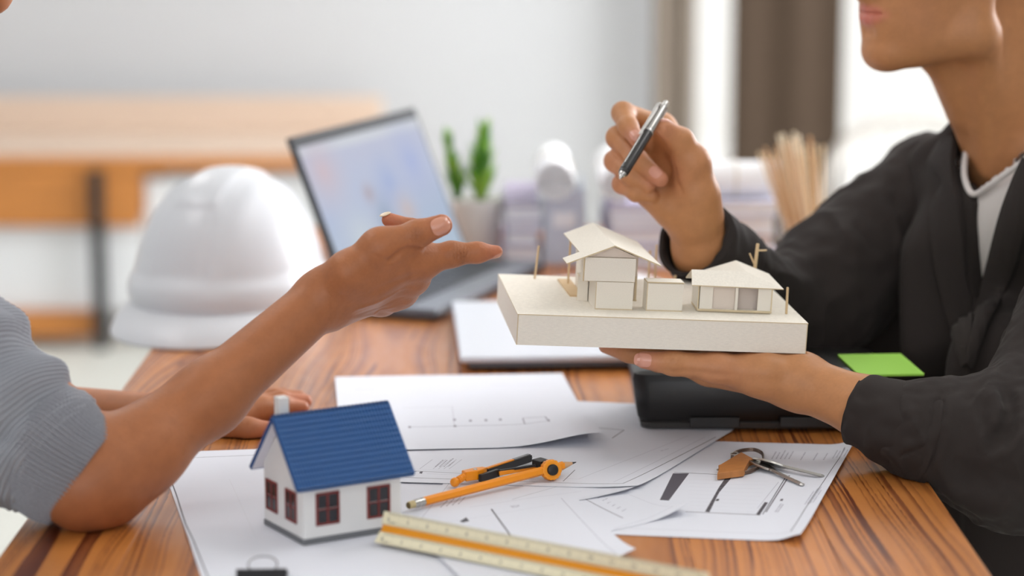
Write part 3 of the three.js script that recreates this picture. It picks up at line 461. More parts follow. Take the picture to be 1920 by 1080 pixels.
{
  const t = thing('binder_clip', 'black binder clip gripping the near edge of the large plan sheet', 'clip');
  const c = tbl(492, 1083, 0.0), black = M('#141416', 0.35), wire = M('#8d8d90', 0.25, { metalness: 1 });
  t.position.copy(c); t.rotation.y = 0.06;
  const prof = [[-0.004, 0.0006], [0.004, 0.0030], [0.014, 0.0095], [0.0146, 0.0095], [0.0146, -0.0002], [-0.004, -0.0002], [-0.004, -0.0001], [0.0138, 0.0004], [0.0138, 0.0086], [0.004, 0.0022], [-0.004, 0.0002]];
  part('clip_body', [extrude([[-0.005, 0.0012], [0.012, 0.0098], [0.014, 0.0098], [0.014, -0.0], [0.0128, -0.0], [0.0128, 0.0086], [-0.0045, 0.0004]], 0.040, 0.0002).placed(frame3(V(-0.020, 0.0012, 0), V(0, 0, 1), V(0, 1, 0), V(-1, 0, 0).negate())), rod(V(-0.0205, 0.0022, -0.0052), V(0.0205, 0.0022, -0.0052), 0.0014, 0.0014, 12)], black, t);
  part('wire_handle', tube([V(-0.008, 0.0036, -0.004), V(-0.0115, 0.0075, -0.0085), V(-0.009, 0.0100, -0.018), V(-0.004, 0.0108, -0.0225), V(0.004, 0.0108, -0.0225), V(0.009, 0.0100, -0.018), V(0.0115, 0.0075, -0.0085), V(0.008, 0.0036, -0.004)], 0.0007, 80, 8), wire, t);
}

// ---------------------------------------------------------------- white hard hat
{
  const t = thing('hard_hat', 'white plastic hard hat with a short peak standing at the far left of the table', 'helmet', V(-0.347, TABLE_Y + 0.001, -2.93), -0.36);
  const shell = M('#d6d8dc', 0.3, { clearcoat: 0.12, clearcoatRoughness: 0.12, specularIntensity: 0.6 }), inner = M('#d5d6d8', 0.5);
  const nu = 128, nv = 64, P = [], I = [], A = 0.114, B = 0.138, H = 0.190;          // half width, half length, height of the dome
  for (let j = 0; j <= nv; j++) for (let i = 0; i <= nu; i++) {
    const th = i / nu * 2 * Math.PI, v = j / nv, e = v * Math.PI / 2;                // v = 0 at the rim, 1 at the crown; th = 0 towards the front (z)
    const c = Math.pow(Math.cos(e), 0.86), s = Math.pow(Math.sin(e), 0.92);
    let x = A * c * Math.sin(th), z = B * c * Math.cos(th), y = 0.018 + (H - 0.018) * s;
    const side = Math.abs(x), crest = (1 - smooth(0.022, 0.034, side)) * smooth(0.3, 0.7, s), rib = (1 - smooth(0.003, 0.012, Math.abs(side - 0.055))) * smooth(0.4, 0.75, s);
    const ring = smooth(0.02, 0.10, v) * (1 - smooth(0.12, 0.2, v)), front = Math.max(0, Math.cos(th)), shield = front > 0.3 ? (1 - smooth(0.30, 0.34, Math.abs(x) / A + 0.25 * Math.pow(v, 2))) * smooth(0.16, 0.22, v) * (1 - smooth(0.55, 0.6, v)) : 0;
    const out = 0.003 * crest + 0.0014 * rib + 0.006 * ring - 0.0025 * shield, n = V(x / A / A, (y - 0.018) / H / H, z / B / B).normalize();
    P.push(x + n.x * out, y + n.y * out, z + n.z * out);
  }
  for (let j = 0; j < nv; j++) for (let i = 0; i < nu; i++) { const a = j * (nu + 1) + i; I.push(a, a + 1, a + nu + 2, a, a + nu + 2, a + nu + 1); }
  const g = new THREE.BufferGeometry(); g.setAttribute('position', new THREE.Float32BufferAttribute(P, 3)); g.setIndex(I); g.computeVertexNormals(); part('shell', g, shell, t);
  // rain rim all round, growing into the peak at the front
  const rim = [], RI = [], prof = [[-0.006, 0.034], [0.3, 0.031], [0.8, 0.020], [1, 0.009], [1.0, 0.0055], [0.85, 0.0065], [0.3, 0.0165], [-0.03, 0.017]], m = prof.length;
  for (let i = 0; i <= nu; i++) { const th = i / nu * 2 * Math.PI, f = Math.pow(Math.max(0, Math.cos(th)), 1.4), w = 0.009 + 0.034 * f; for (const [k, y] of prof) { const q = k * w; rim.push((A + q) * Math.sin(th), y - (k > 0.2 ? 0.006 * f * k : 0) , (B + q) * Math.cos(th)); } }
  for (let i = 0; i < nu; i++) for (let k = 0; k < m - 1; k++) { const a = i * m + k; RI.push(a, a + 1, a + m + 1, a, a + m + 1, a + m); }
  const rg = new THREE.BufferGeometry(); rg.setAttribute('position', new THREE.Float32BufferAttribute(rim, 3)); rg.setIndex(RI); rg.computeVertexNormals(); part('brim', rg, shell, t);
  part('headband', tube([0, 1, 2, 3, 4, 5, 6, 7].map((k) => V(0.094 * Math.sin(k * Math.PI / 4), 0.012, 0.118 * Math.cos(k * Math.PI / 4))), 0.011, 60, 8, true), inner, t);
}

// ---------------------------------------------------------------- open grey laptop
{
  const hl = V(-0.204, 0, -2.972), hr = V(-0.064, 0, -3.345), hd = hr.clone().sub(hl), Wd = hd.length(); hd.normalize();
  const t = thing('laptop', 'open dark grey laptop turned sideways behind the hand, showing a pale blue picture', 'laptop', V(hl.x, TABLE_Y + 0.002, hl.z), Math.atan2(-hd.z, hd.x));   // x along the hinge, z towards the keyboard's front
  const grey = M('#5d6067', 0.4, { metalness: 0.3 }), deck = M('#85888f', 0.45, { metalness: 0.2 }), bezel = M('#25282b', 0.75), keyM = M('#3a3c41', 0.5);
  const D = 0.118, th = 0.013;
  const b = part('base', box(Wd, th, D, Wd / 2, th / 2, D / 2, 0.004), grey, t);
  part('keyboard_deck', box(Wd - 0.006, 0.001, D - 0.006, Wd / 2, th, D / 2, 0.0004), deck, t);
  const kw = (Wd - 0.06) / 13; for (let r = 0; r < 4; r++) for (let c = 0; c < 13; c++) part('key_cap', box(kw - 0.003, 0.002, 0.0135, 0.03 + kw * (c + 0.5), th + 0.0014, 0.020 + r * 0.0165, 0.0008), keyM, b);
  part('touchpad', box(0.09, 0.0008, 0.032, Wd / 2, th + 0.0006, D - 0.022, 0.0003), deck, b);
  const lid = new THREE.Group(); lid.name = 'lid'; lid.position.set(0, th, 0.004); lid.rotation.x = -0.38; t.add(lid);
  const Hs = 0.222;
  part('lid_back', box(Wd, Hs, 0.006, Wd / 2, Hs / 2, -0.003, 0.001), M('#34373b', 0.7), lid);
  part('bezel', box(Wd - 0.003, Hs - 0.003, 0.0012, Wd / 2, Hs / 2, 0.0004, 0.0005), bezel, lid);
  const pic = canvasTexture(512, 320, (g, W, H) => {
    const lg = (x0, y0, x1, y1, list) => { const q = g.createLinearGradient(x0, y0, x1, y1); list.forEach(([s, c]) => q.addColorStop(s, c)); return q; };
    g.fillStyle = lg(0, 0, 0, H, [[0, '#c9cbe0'], [0.5, '#bcc9e4'], [1, '#c4d6e6']]); g.fillRect(0, 0, W, H);
    g.fillStyle = '#d9dde6'; g.fillRect(0, 0, W, 22);
    const blob = (x, y, r, c) => { const q = g.createRadialGradient(x, y, 0, x, y, r); q.addColorStop(0, c); q.addColorStop(1, 'rgba(200,205,225,0)'); g.fillStyle = q; g.fillRect(x - r, y - r, 2 * r, 2 * r); };
    blob(60, 60, 120, '#d9c3cc'); blob(240, 170, 90, '#9fb2cf'); blob(300, 120, 110, '#a9b9e2'); blob(230, 200, 60, '#8fa6bf'); blob(330, 190, 70, '#d8c6c4'); blob(120, 220, 120, '#d5dfe6'); blob(420, 90, 120, '#aebbe6'); blob(200, 130, 40, '#b6a6b0');
  });
  part('screen', plainBox(Wd - 0.016, Hs - 0.024, 0.0008, Wd / 2, Hs / 2 - 0.003, 0.0012), M('#05060a', 0.7, { specularIntensity: 0.25, emissive: '#ffffff', emissiveMap: pic, emissiveIntensity: 0.85 }), lid);
  const glow = new THREE.RectAreaLight('#cfd8ea', 0.6, Wd - 0.018, Hs - 0.02); glow.position.set(Wd / 2, Hs / 2, 0.003); glow.rotation.y = Math.PI; glow.name = 'screen_light'; lid.add(glow);
}

// ---------------------------------------------------------------- closed white laptop, black case, green note
{
  const a = V(-0.062, 0, -2.636), t = thing('document_case', 'flat white document case with a grey underside lying on the table below the model', 'case', V(a.x + 0.004, TABLE_Y + 0.0005, a.z), 0.05);
  part('base', box(0.300, 0.008, 0.330, 0.160, 0.0055, -0.173, 0.0035), M('#6f7278', 0.45, { metalness: 0.3 }), t);
  part('lid', box(0.318, 0.0075, 0.346, 0.159, 0.0135, -0.173, 0.003), M('#dadde5', 0.35), t);
  for (const x of [0.03, 0.29]) for (const z of [-0.03, -0.31]) part('rubber_foot', rod(V(x, 0, z), V(x, 0.002, z), 0.006), M('#333436', 0.8), t);
}
{
  const t = thing('black_case', 'glossy black hard case with rounded corners standing beside the papers behind the hand', 'case', V(0.127, TABLE_Y + 0.0024, -2.352), 0.0);
  const gloss = M('#0a0807', 0.32), dull = M('#3a3836', 0.45);
  const W = 0.242, D = 0.125, H = 0.058;
  const ring = (x0, x1, z0, z1, r, n = 8) => { const p = []; for (const [cx, cz, a0] of [[x1 - r, z1 - r, 0], [x0 + r, z1 - r, 90], [x0 + r, z0 + r, 180], [x1 - r, z0 + r, 270]]) for (let i = 0; i <= n; i++) { const a = (a0 + i / n * 90) * Math.PI / 180; p.push([cx + r * Math.cos(a), cz + r * Math.sin(a)]); } return p; };
  const loft = (levels) => { const P = [], I = [], n = levels[0][1].length; for (const [y, p] of levels) for (const q of p) P.push(q[0], y, q[1]); for (let l = 0; l < levels.length - 1; l++) for (let i = 0; i < n; i++) { const a = l * n + i, b = l * n + (i + 1) % n; I.push(a, a + n, b, b, a + n, b + n); } const c0 = P.length / 3; P.push((levels[0][1][0][0] + levels[0][1][Math.floor(n / 2)][0]) / 2, levels[0][0], -D / 2); const L = levels.length - 1; P.push((levels[0][1][0][0] + levels[0][1][Math.floor(n / 2)][0]) / 2, levels[L][0], -D / 2); for (let i = 0; i < n; i++) { const j = (i + 1) % n; I.push(c0, i, j); I.push(c0 + 1, L * n + j, L * n + i); } const g = new THREE.BufferGeometry(); g.setAttribute('position', new THREE.Float32BufferAttribute(P, 3)); g.setIndex(I); g.computeVertexNormals(); return toCreasedNormals(g, 0.7); };
  part('case_shell', loft([[0.009, ring(0.001, W, -D, 0, 0.012)], [0.012, ring(-0.001, W + 0.001, -D - 0.001, 0.001, 0.013)], [H - 0.008, ring(-0.007, W + 0.006, -D - 0.005, 0.002, 0.016)], [H - 0.002, ring(-0.006, W + 0.005, -D - 0.004, 0.0, 0.015)], [H, ring(-0.002, W, -D, -0.005, 0.012)]]), gloss, t);
  part('bottom_tray', loft([[0, ring(0.006, W - 0.004, -D + 0.004, -0.004, 0.011)], [0.002, ring(0.002, W, -D, 0.001, 0.012)], [0.0075, ring(0.001, W + 0.001, -D, 0.002, 0.012)], [0.0088, ring(0.003, W - 0.001, -D + 0.002, 0, 0.012)]]), dull, t);
  for (const x of [0.075, 0.165]) part('clasp', box(0.05, 0.010, 0.003, x, 0.0085, 0.003, 0.001), M('#232120', 0.4), t);
  const g = M('#a3dd58', 0.7), n = thing('green_notepad', 'bright lime green notepad lying on the black case beside the sleeve', 'notepad', V(0.371, TABLE_Y + 0.0024 + H, -2.385), 0.08);
  part('top_sheet', box(0.066, 0.0005, 0.100, 0, 0.0022, 0, 0.0002), g, n); part('pad', box(0.065, 0.0019, 0.099, 0, 0.00105, 0, 0.0004), M('#a4dd55', 0.75), n);
}

// ---------------------------------------------------------------- plant in a white pot
{
  const p = tbl(893, 497), t = thing('potted_plant', 'two spiky green succulents in a small white pot behind the laptop', 'plant', V(p.x * 1.03 + 0.002, TABLE_Y, p.z - 0.11));
  const pot = M('#e4e1db', 0.5), leafA = M('#6da82c', 0.55), leafB = M('#477f26', 0.55), leafC = M('#93bb45', 0.55);
  part('pot', lathe([[0, 0], [0.028, 0], [0.030, 0.002], [0.0365, 0.070], [0.0375, 0.073], [0.0375, 0.080], [0.034, 0.080], [0.033, 0.070], [0, 0.070]], 40), pot, t);
  part('soil', lathe([[0, 0.074], [0.033, 0.073], [0.033, 0.069], [0, 0.069]], 24), M('#4a3a2a', 0.95), t);
  const leaf = (len, w) => { const P = [], I = [], n = 10; for (let j = 0; j <= n; j++) for (let i = 0; i < 6; i++) { const v = j / n, r = w * Math.sin(Math.PI * (0.15 + 0.85 * v)) * (1 - 0.2 * v), a = i / 6 * 2 * Math.PI; P.push(r * Math.cos(a), v * len, r * 0.45 * Math.sin(a) + 0.12 * len * v * v); } for (let j = 0; j < n; j++) for (let i = 0; i < 6; i++) { const a = j * 6 + i, b = j * 6 + (i + 1) % 6; I.push(a, a + 6, b, b, a + 6, b + 6); } const g = new THREE.BufferGeometry(); g.setAttribute('position', new THREE.Float32BufferAttribute(P, 3)); g.setIndex(I); g.computeVertexNormals(); return g; };
  const l1 = leaf(0.046, 0.0075), l2 = leaf(0.034, 0.0062), r = rng(5);
  const spike = (x, z, h, lean, n, wide) => { const s = new THREE.Group(); s.name = 'spike'; t.add(s); part('stem', rod(V(x, 0.072, z), V(x + lean, 0.072 + h, z), 0.004, 0.0015, 8), leafB, s);
    for (let k = 0; k < n; k++) { const v = k / n, m = part('leaf', v > 0.5 ? l2 : l1, [leafA, leafB, leafC][Math.floor(r() * 3)], s); m.position.set(x + lean * v, 0.074 + h * v * 0.86, z); m.rotation.set(0, k * 2.4, 0); m.rotateX(0.55 - 0.35 * v + wide); m.rotateZ((r() - 0.5) * 0.2); } };
  spike(0.004, 0, 0.112, 0.006, 46, 0); spike(-0.030, 0.004, 0.095, -0.014, 26, -0.22);
}

// ---------------------------------------------------------------- paper stacks, rolls, boxes and the jar of sticks at the table's far end
{
  const lilac = [M('#bdb4cf', 0.7), M('#d7d6e6', 0.7), M('#c6c0dc', 0.7), M('#e6e6ef', 0.7), M('#b4aac2', 0.7)], pinkM = M('#e6c0b4', 0.7), sheetM = M('#eeeef2', 0.8);
  const folder = (label, group, x0, x1, y0, y1, z, d, turn, m) => {
    const t = thing('folder', label, 'folder', V((x0 + x1) / 2, y0, z - d / 2), turn, group), w = x1 - x0, h = y1 - y0;
    part('cover', [box(w, 0.0015, d, 0, 0.00075, 0, 0.0006), box(w, 0.0015, d, 0, h - 0.00075, 0, 0.0006), box(0.0015, h, d, -w / 2 + 0.00075, h / 2, 0, 0.0006)], m, t); part('pages', box(w - 0.005, h - 0.0032, d - 0.006, 0.001, h / 2, 0, 0.0004), sheetM, t);
  };
  const stack = (px0, px1, pyTop, pyBottom, depth, hs, mats, d, labelOf, group) => {
    const p0 = at(px0, pyBottom, depth), p1 = at(px1, pyBottom, depth), z = p0.z; let y = TABLE_Y; const top = at(px0, pyTop, depth).y, sum = hs.reduce((a, b) => a + b, 0), r = rng(hs.length * 7);
    hs.forEach((h, i) => { const hh = (top - y === 0 ? h : h / sum * (top - TABLE_Y)); folder(labelOf(i), group, p0.x + (r() - 0.5) * 0.006, p1.x + (r() - 0.5) * 0.006, y, y + hh - 0.0004, z, d, (r() - 0.5) * 0.06, mats[i % mats.length]); y += hh; });
    return y;
  };
  const colourName = ['lilac', 'pale grey', 'light violet', 'white', 'dusky mauve'], ord = ['lowest', 'second from the bottom', 'third from the bottom', 'fourth from the bottom', 'fifth from the bottom', 'sixth from the bottom'];
  const s1 = stack(944, 1012, 372, 482, 3.42, [5, 4, 3, 4, 2], lilac, 0.20, (i) => `${colourName[i % 5]} folder ${ord[i]} in the narrow stack right of the plant pot`, 'folders in the narrow stack by the plant');
  const s2 = stack(1140, 1262, 378, 482, 3.38, [4, 3, 5, 3, 3, 2], [lilac[1], lilac[2], lilac[0], lilac[3], lilac[1], lilac[2]], 0.21, (i) => `${['pale grey', 'light violet', 'lilac', 'white', 'pale grey', 'light violet'][i]} folder ${ord[i]} in the wide stack behind the pen hand`, 'folders in the wide stack behind the pen hand');
  const s3 = stack(1325, 1452, 376, 470, 3.36, [4, 3, 4, 3], [lilac[1], M('#b9793f', 0.6), lilac[3], lilac[1]], 0.20, (i) => `${['pale grey', 'orange brown', 'white', 'pale grey'][i]} folder ${ord[i]} in the stack under the thick paper roll`, 'folders in the stack under the paper roll');
  // grey-blue file box and white carton
  { const p0 = at(1016, 484, 3.30), w = 0.058; const t = thing('file_box', 'pale grey blue upright file box between the two folder stacks', 'file box', V(p0.x + w / 2 + 0.004, TABLE_Y, p0.z - 0.20)); const m = M('#c2cad8', 0.6); const h = at(1016, 372, 3.30).y - TABLE_Y;
    part('box_body', [box(w, 0.003, 0.19, 0, 0.0015, 0), box(0.003, h, 0.19, -w / 2 + 0.0015, h / 2, 0), box(0.003, h, 0.19, w / 2 - 0.0015, h / 2, 0), box(w, h, 0.003, 0, h / 2, 0.0935), box(w, h * 0.8, 0.003, 0, h * 0.4, -0.0935)], m, t); part('label_holder', box(0.032, 0.022, 0.0015, 0, h * 0.6, 0.0957), M('#e9ebef', 0.5), t); for (let i = 0; i < 5; i++) part('document', box(0.0016, h * 0.92, 0.175, -0.018 + i * 0.009, h * 0.47, 0, 0.0004), sheetM, t); }
  // rolls of white drawing paper seen end-on or lying across
  const roll = (label, a, b, r, turns = 11) => { const t = thing('paper_roll', label, 'paper roll', V(0, 0, 0), 0, 'rolled white drawings'); const d = b.clone().sub(a), len = d.length(), N = 28 * turns, outer = [], inner = []; for (let i = 0; i <= N; i++) { const q = i / 28 * 2 * Math.PI, rr = r * (1 - 0.965 * (1 - i / N)); outer.push([rr * Math.cos(q), rr * Math.sin(q)]); inner.unshift([(rr - 0.0012) * Math.cos(q), (rr - 0.0012) * Math.sin(q)]); }
    const g = extrude([...outer, ...inner], len); const ez = d.clone().normalize(), ex = Math.abs(ez.y) > 0.9 ? V(1, 0, 0) : V(0, 1, 0).cross(ez).normalize(); g.placed(frame3(a, ex, ez.clone().cross(ex), ez)); part('rolled_sheet', g, M('#fbfbfd', 0.7), t); part('rubber_band', rod(a.clone().lerp(b, 0.5).addScaledVector(ez, -0.002), a.clone().lerp(b, 0.5).addScaledVector(ez, 0.002), r + 0.0006, r + 0.0006, 24), M('#e6dfd4', 0.7), t); };
  const za = at(1000, 380, 3.42).z;
  roll('white paper roll lying end-on on the grey blue file box', V(at(1040, 330, 3.30).x, TABLE_Y + (at(1016, 372, 3.30).y - TABLE_Y) + 0.0275, at(1016, 372, 3.3).z - 0.20), V(at(1040, 330, 3.30).x, TABLE_Y + (at(1016, 372, 3.30).y - TABLE_Y) + 0.0275, at(1016, 372, 3.3).z + 0.03), 0.027);
  roll('white paper roll lying on the wide folder stack behind the pen hand, left one', V(at(1158, 330, 3.38).x, s2 + 0.026, at(1158, 330, 3.38).z - 0.24), V(at(1158, 330, 3.38).x, s2 + 0.026, at(1158, 330, 3.38).z + 0.02), 0.0255);
  roll('thick white paper roll lying across the stack left of the jar of sticks', V(at(1300, 340, 3.36).x, s3 + 0.0265, at(1300, 340, 3.36).z - 0.03), V(at(1462, 340, 3.36).x, s3 + 0.0265, at(1462, 340, 3.36).z - 0.035), 0.026);
  { const p = at(1130, 420, 3.2); const t = thing('white_cup', 'small white cup in front of the wide folder stack', 'cup', V(p.x, TABLE_Y, p.z - 0.02)); part('cup_body', lathe([[0, 0], [0.014, 0], [0.0175, 0.045], [0.0165, 0.045], [0.0135, 0.002], [0, 0.002]], 30), M('#f0f0ee', 0.4), t); part('handle', tube([V(0.016, 0.034, 0), V(0.026, 0.032, 0), V(0.026, 0.016, 0), V(0.0152, 0.012, 0)], 0.0022, 24, 8), M('#f0f0ee', 0.4), t); }
  // loose white sheets on the laptop's keyboard side and beyond
  { const t = thing('paper_stack', 'thin stack of loose white paper beside the open laptop', 'paper', V(0.128, TABLE_Y, -3.14), 0.3); for (let i = 0; i < 4; i++) part('sheet', box(0.15, 0.0022, 0.16, 0.002 * (i % 2), 0.0012 + i * 0.0024, 0.0015 * i, 0.0004), sheetM, t).rotation.y = (i - 1.5) * 0.02; }
  // glass jar of wooden sticks
  const j = at(1508, 430, 3.25), base = V(j.x, TABLE_Y, j.z), t = thing('glass_jar', 'clear glass jar holding wooden sticks at the far right of the table', 'jar', base);
  part('jar_wall', lathe([[0, 0], [0.031, 0], [0.0335, 0.003], [0.0345, 0.085], [0.0355, 0.088], [0.0335, 0.089], [0.0325, 0.085], [0.0315, 0.005], [0, 0.004]], 40), M('#ffffff', 0.03, { transmission: 1, thickness: 0, ior: 1.45 }), t);
  const woods = [M('#dcb486', 0.65), M('#ecd2aa', 0.65), M('#cfa172', 0.65), M('#f2e2c4', 0.65)], r = rng(77);
  const N = 26, long = [0.170, 0.180, 0.190, 0.197];
  for (let k = 0; k < N; k++) {                                                   // bases on a small disc, tops on a wider one above it, so that no two cross
    const a = k * 2.39996, q = Math.sqrt((k + 0.5) / N), b = V(base.x + 0.014 + 0.0135 * q * Math.cos(a), TABLE_Y + 0.0062, base.z + 0.0135 * q * Math.sin(a)), e = V(base.x - 0.019 + 0.047 * q * Math.cos(a), TABLE_Y + 0.18, base.z + 0.040 * q * Math.sin(a)), dir = e.sub(b).normalize(), L = long[k % 4];
    const m = solo('wooden_stick', [rod(V(0, 0, 0), V(0, L, 0), 0.0019, 0.0019, 10), new THREE.SphereGeometry(0.0022, 10, 8).translate(0, L - 0.001, 0)], woods[k % 4], 'thin wooden stick standing with its bundle in the glass jar', 'stick', 'wooden sticks in the glass jar');
    m.position.copy(b); m.quaternion.setFromUnitVectors(V(0, 1, 0), dir);
  }
}

// ---------------------------------------------------------------- wooden bench, curtains and chair along the back of the room
{
  const oakTex = dataTexture(512, 128, (u, v) => { const g = 0.5 + 0.5 * noise2(u * 4, v * 40), w = 0.5 + 0.5 * noise2(u * 2, v * 9); const s = 0.86 + 0.1 * g + 0.08 * w; return [0.80 * s, 0.52 * s, 0.25 * s]; });
  const paleTex = dataTexture(512, 128, (u, v) => { const g = 0.5 + 0.5 * noise2(u * 4, v * 40), s = 0.93 + 0.06 * g; return [0.86 * s, 0.77 * s, 0.69 * s]; });
  const oak = M('#ffffff', 0.5, { map: oakTex }), pale = M('#ffffff', 0.45, { map: paleTex }), steel = M('#1f1f20', 0.5);
  const t = thing('wooden_bench', 'low wooden bench with drawers and black metal legs along the back wall', 'bench', V(0, 0, -6.47));
  const xr = -0.375, xl = -2.6, top = 0.535;
  part('bench_top', box(xr - xl, 0.03, 0.52, (xl + xr) / 2, top - 0.015, -0.26, 0.004), pale, t);
  part('back_rail', box(xr - xl, 0.10, 0.02, (xl + xr) / 2, top + 0.05, -0.50, 0.004), pale, t);
  part('front_rail', box(xr - xl, 0.034, 0.02, (xl + xr) / 2, top - 0.03, 0.011, 0.003), oak, t);
  for (let i = 0; i < 3; i++) { const w = (-1.0 - xl) / 3; part('drawer_front', box(w - 0.004, 0.152, 0.02, xl + w * (i + 0.5), top - 0.125, 0.009, 0.003), oak, t); }
  part('drawer_box', box(-1.0 - xl, 0.145, 0.40, (xl - 1.0) / 2, top - 0.105, -0.21, 0.002), oak, t);
  for (const [x, z] of [[xl + 0.1, 0.035], [-1.115, 0.035], [xr - 0.05, 0.035], [xl + 0.1, -0.46], [-1.6, -0.46], [xr - 0.05, -0.46]]) part('leg', box(0.036, z > 0 ? 0.49 : 0.505, 0.03, x, z > 0 ? 0.245 : 0.2525, z, 0.003), steel, t);
  for (const [w, h, x, y] of [[-1.0 - xl, 0.255, (xl - 1.0) / 2, 0.228], [xr + 0.99, 0.36, (xr - 0.99) / 2, 0.28]]) part('added_white_panel', box(w, h, 0.012, x, y, -0.02, 0.002), M('#e6e8e9', 0.7), t);  // white panels added so the shaded gap under the bench looks bright
  part('lower_shelf', box(-1.13 - xl, 0.07, 0.10, (xl - 1.13) / 2, 0.065, -0.03, 0.004), oak, t);
  const curtain = (label, x0, x1, z, m, folds, amp) => { const nx = 160, P = [], I = [], H = 2.36; for (const s of [0, 1]) for (let i = 0; i <= nx; i++) for (const y of [0.02, H]) { const u = i / nx; P.push(lerp(x0, x1, u), y, z + amp * Math.sin(u * folds * 2 * Math.PI) + 0.4 * amp * Math.sin(u * folds * 5.1 + 1) - s * 0.003); }
    const n = nx + 1; for (let i = 0; i < nx; i++) { const a = i * 2, b = a + 2 * n; I.push(a, a + 2, a + 1, a + 1, a + 2, a + 3, b, b + 1, b + 2, b + 1, b + 3, b + 2); }
    const g = new THREE.BufferGeometry(); g.setAttribute('position', new THREE.Float32BufferAttribute(P, 3)); g.setIndex(I); g.computeVertexNormals(); const c = thing('curtain', label, 'curtain', V(0, 0, 0)); part('cloth', g, m, c); return c; };
  const brown = M('#3d2e1f', 0.9), taupe = M('#74695d', 0.9);
  curtain('wide dark brown curtain drawn over the middle of the glazed opening', 0.628, 0.948, -6.93, brown, 2.2, 0.004); curtain('narrow grey brown curtain at the left edge of the glazed opening', 0.405, 0.522, -6.96, taupe, 1.6, 0.008);
  const rail = thing('curtain_rail', 'thin pale curtain rail fixed above the glazed opening', 'curtain rail', V(0, 0, 0)); part('rail', rod(V(0.3, 2.385, -6.945), V(2.8, 2.385, -6.945), 0.012), alu, rail); for (const x of [0.45, 1.6, 2.75]) part('bracket', box(0.02, 0.02, 0.155, x, 2.385, -7.02), alu, rail);
  const c = thing('arched_chair', 'pale grey chair with a round arched back in front of the bright window', 'chair', V(0.93, 0, -5.05), 0.25), cm = M('#b9b4ad', 0.5), seat = M('#dcdad5', 0.7);
  part('back_arch', tube([V(-0.21, 0.44, -0.18), V(-0.215, 0.60, -0.19), V(-0.16, 0.715, -0.205), V(0, 0.758, -0.21), V(0.16, 0.715, -0.205), V(0.215, 0.60, -0.19), V(0.21, 0.44, -0.18)], 0.013, 60, 10), cm, c);
  for (let i = -3; i <= 3; i++) part('back_spindle', rod(V(i * 0.045, 0.445, -0.185), V(i * 0.052, 0.742 - 0.0042 * i * i, -0.207), 0.005), seat, c);
  part('seat', box(0.44, 0.035, 0.42, 0, 0.435, 0, 0.012), seat, c);
  for (const x of [-0.17, 0.17]) for (const z of [-0.16, 0.16]) part('leg', rod(V(x * 1.15, 0, z * 1.15), V(x, 0.42, z), 0.013, 0.017), cm, c);
}

// ---------------------------------------------------------------- soft bodies: joined tapered limbs meshed as one surface
const smin = (a, b, k) => { const h = Math.max(k - Math.abs(a - b), 0) / k; return Math.min(a, b) - h * h * k * 0.25; };
function limb(a, b, ra, rb = ra, k = 0.01) {
  const dx = b.x - a.x, dy = b.y - a.y, dz = b.z - a.z, l2 = dx * dx + dy * dy + dz * dz || 1e-9, ax = a.x, ay = a.y, az = a.z, dr = rb - ra;
  return { k, f: (x, y, z) => { const px = x - ax, py = y - ay, pz = z - az; let t = (px * dx + py * dy + pz * dz) / l2; t = t < 0 ? 0 : t > 1 ? 1 : t; const qx = px - dx * t, qy = py - dy * t, qz = pz - dz * t; return Math.sqrt(qx * qx + qy * qy + qz * qz) - ra - dr * t; }, lo: [Math.min(a.x - ra, b.x - rb), Math.min(a.y - ra, b.y - rb), Math.min(a.z - ra, b.z - rb)], hi: [Math.max(a.x + ra, b.x + rb), Math.max(a.y + ra, b.y + rb), Math.max(a.z + ra, b.z + rb)] };
}
function blob(c, r, k = 0.01, basis) {                                            // ellipsoid; basis = [ex, ey, ez] turns it
  const [rx, ry, rz] = r, e = basis ?? [V(1, 0, 0), V(0, 1, 0), V(0, 0, 1)], R = Math.max(...r);
  return { k, f: (x, y, z) => { const px = x - c.x, py = y - c.y, pz = z - c.z, u = px * e[0].x + py * e[0].y + pz * e[0].z, v = px * e[1].x + py * e[1].y + pz * e[1].z, w = px * e[2].x + py * e[2].y + pz * e[2].z; const k0 = Math.sqrt((u / rx) ** 2 + (v / ry) ** 2 + (w / rz) ** 2), k1 = Math.sqrt((u / rx / rx) ** 2 + (v / ry / ry) ** 2 + (w / rz / rz) ** 2); return k1 < 1e-9 ? -Math.min(rx, ry, rz) : k0 * (k0 - 1) / k1; }, lo: [c.x - R, c.y - R, c.z - R], hi: [c.x + R, c.y + R, c.z + R] };
}
const chain = (pts, rs, k = 0.006) => pts.slice(1).map((p, i) => limb(pts[i], p, rs[i], rs[i + 1], k));
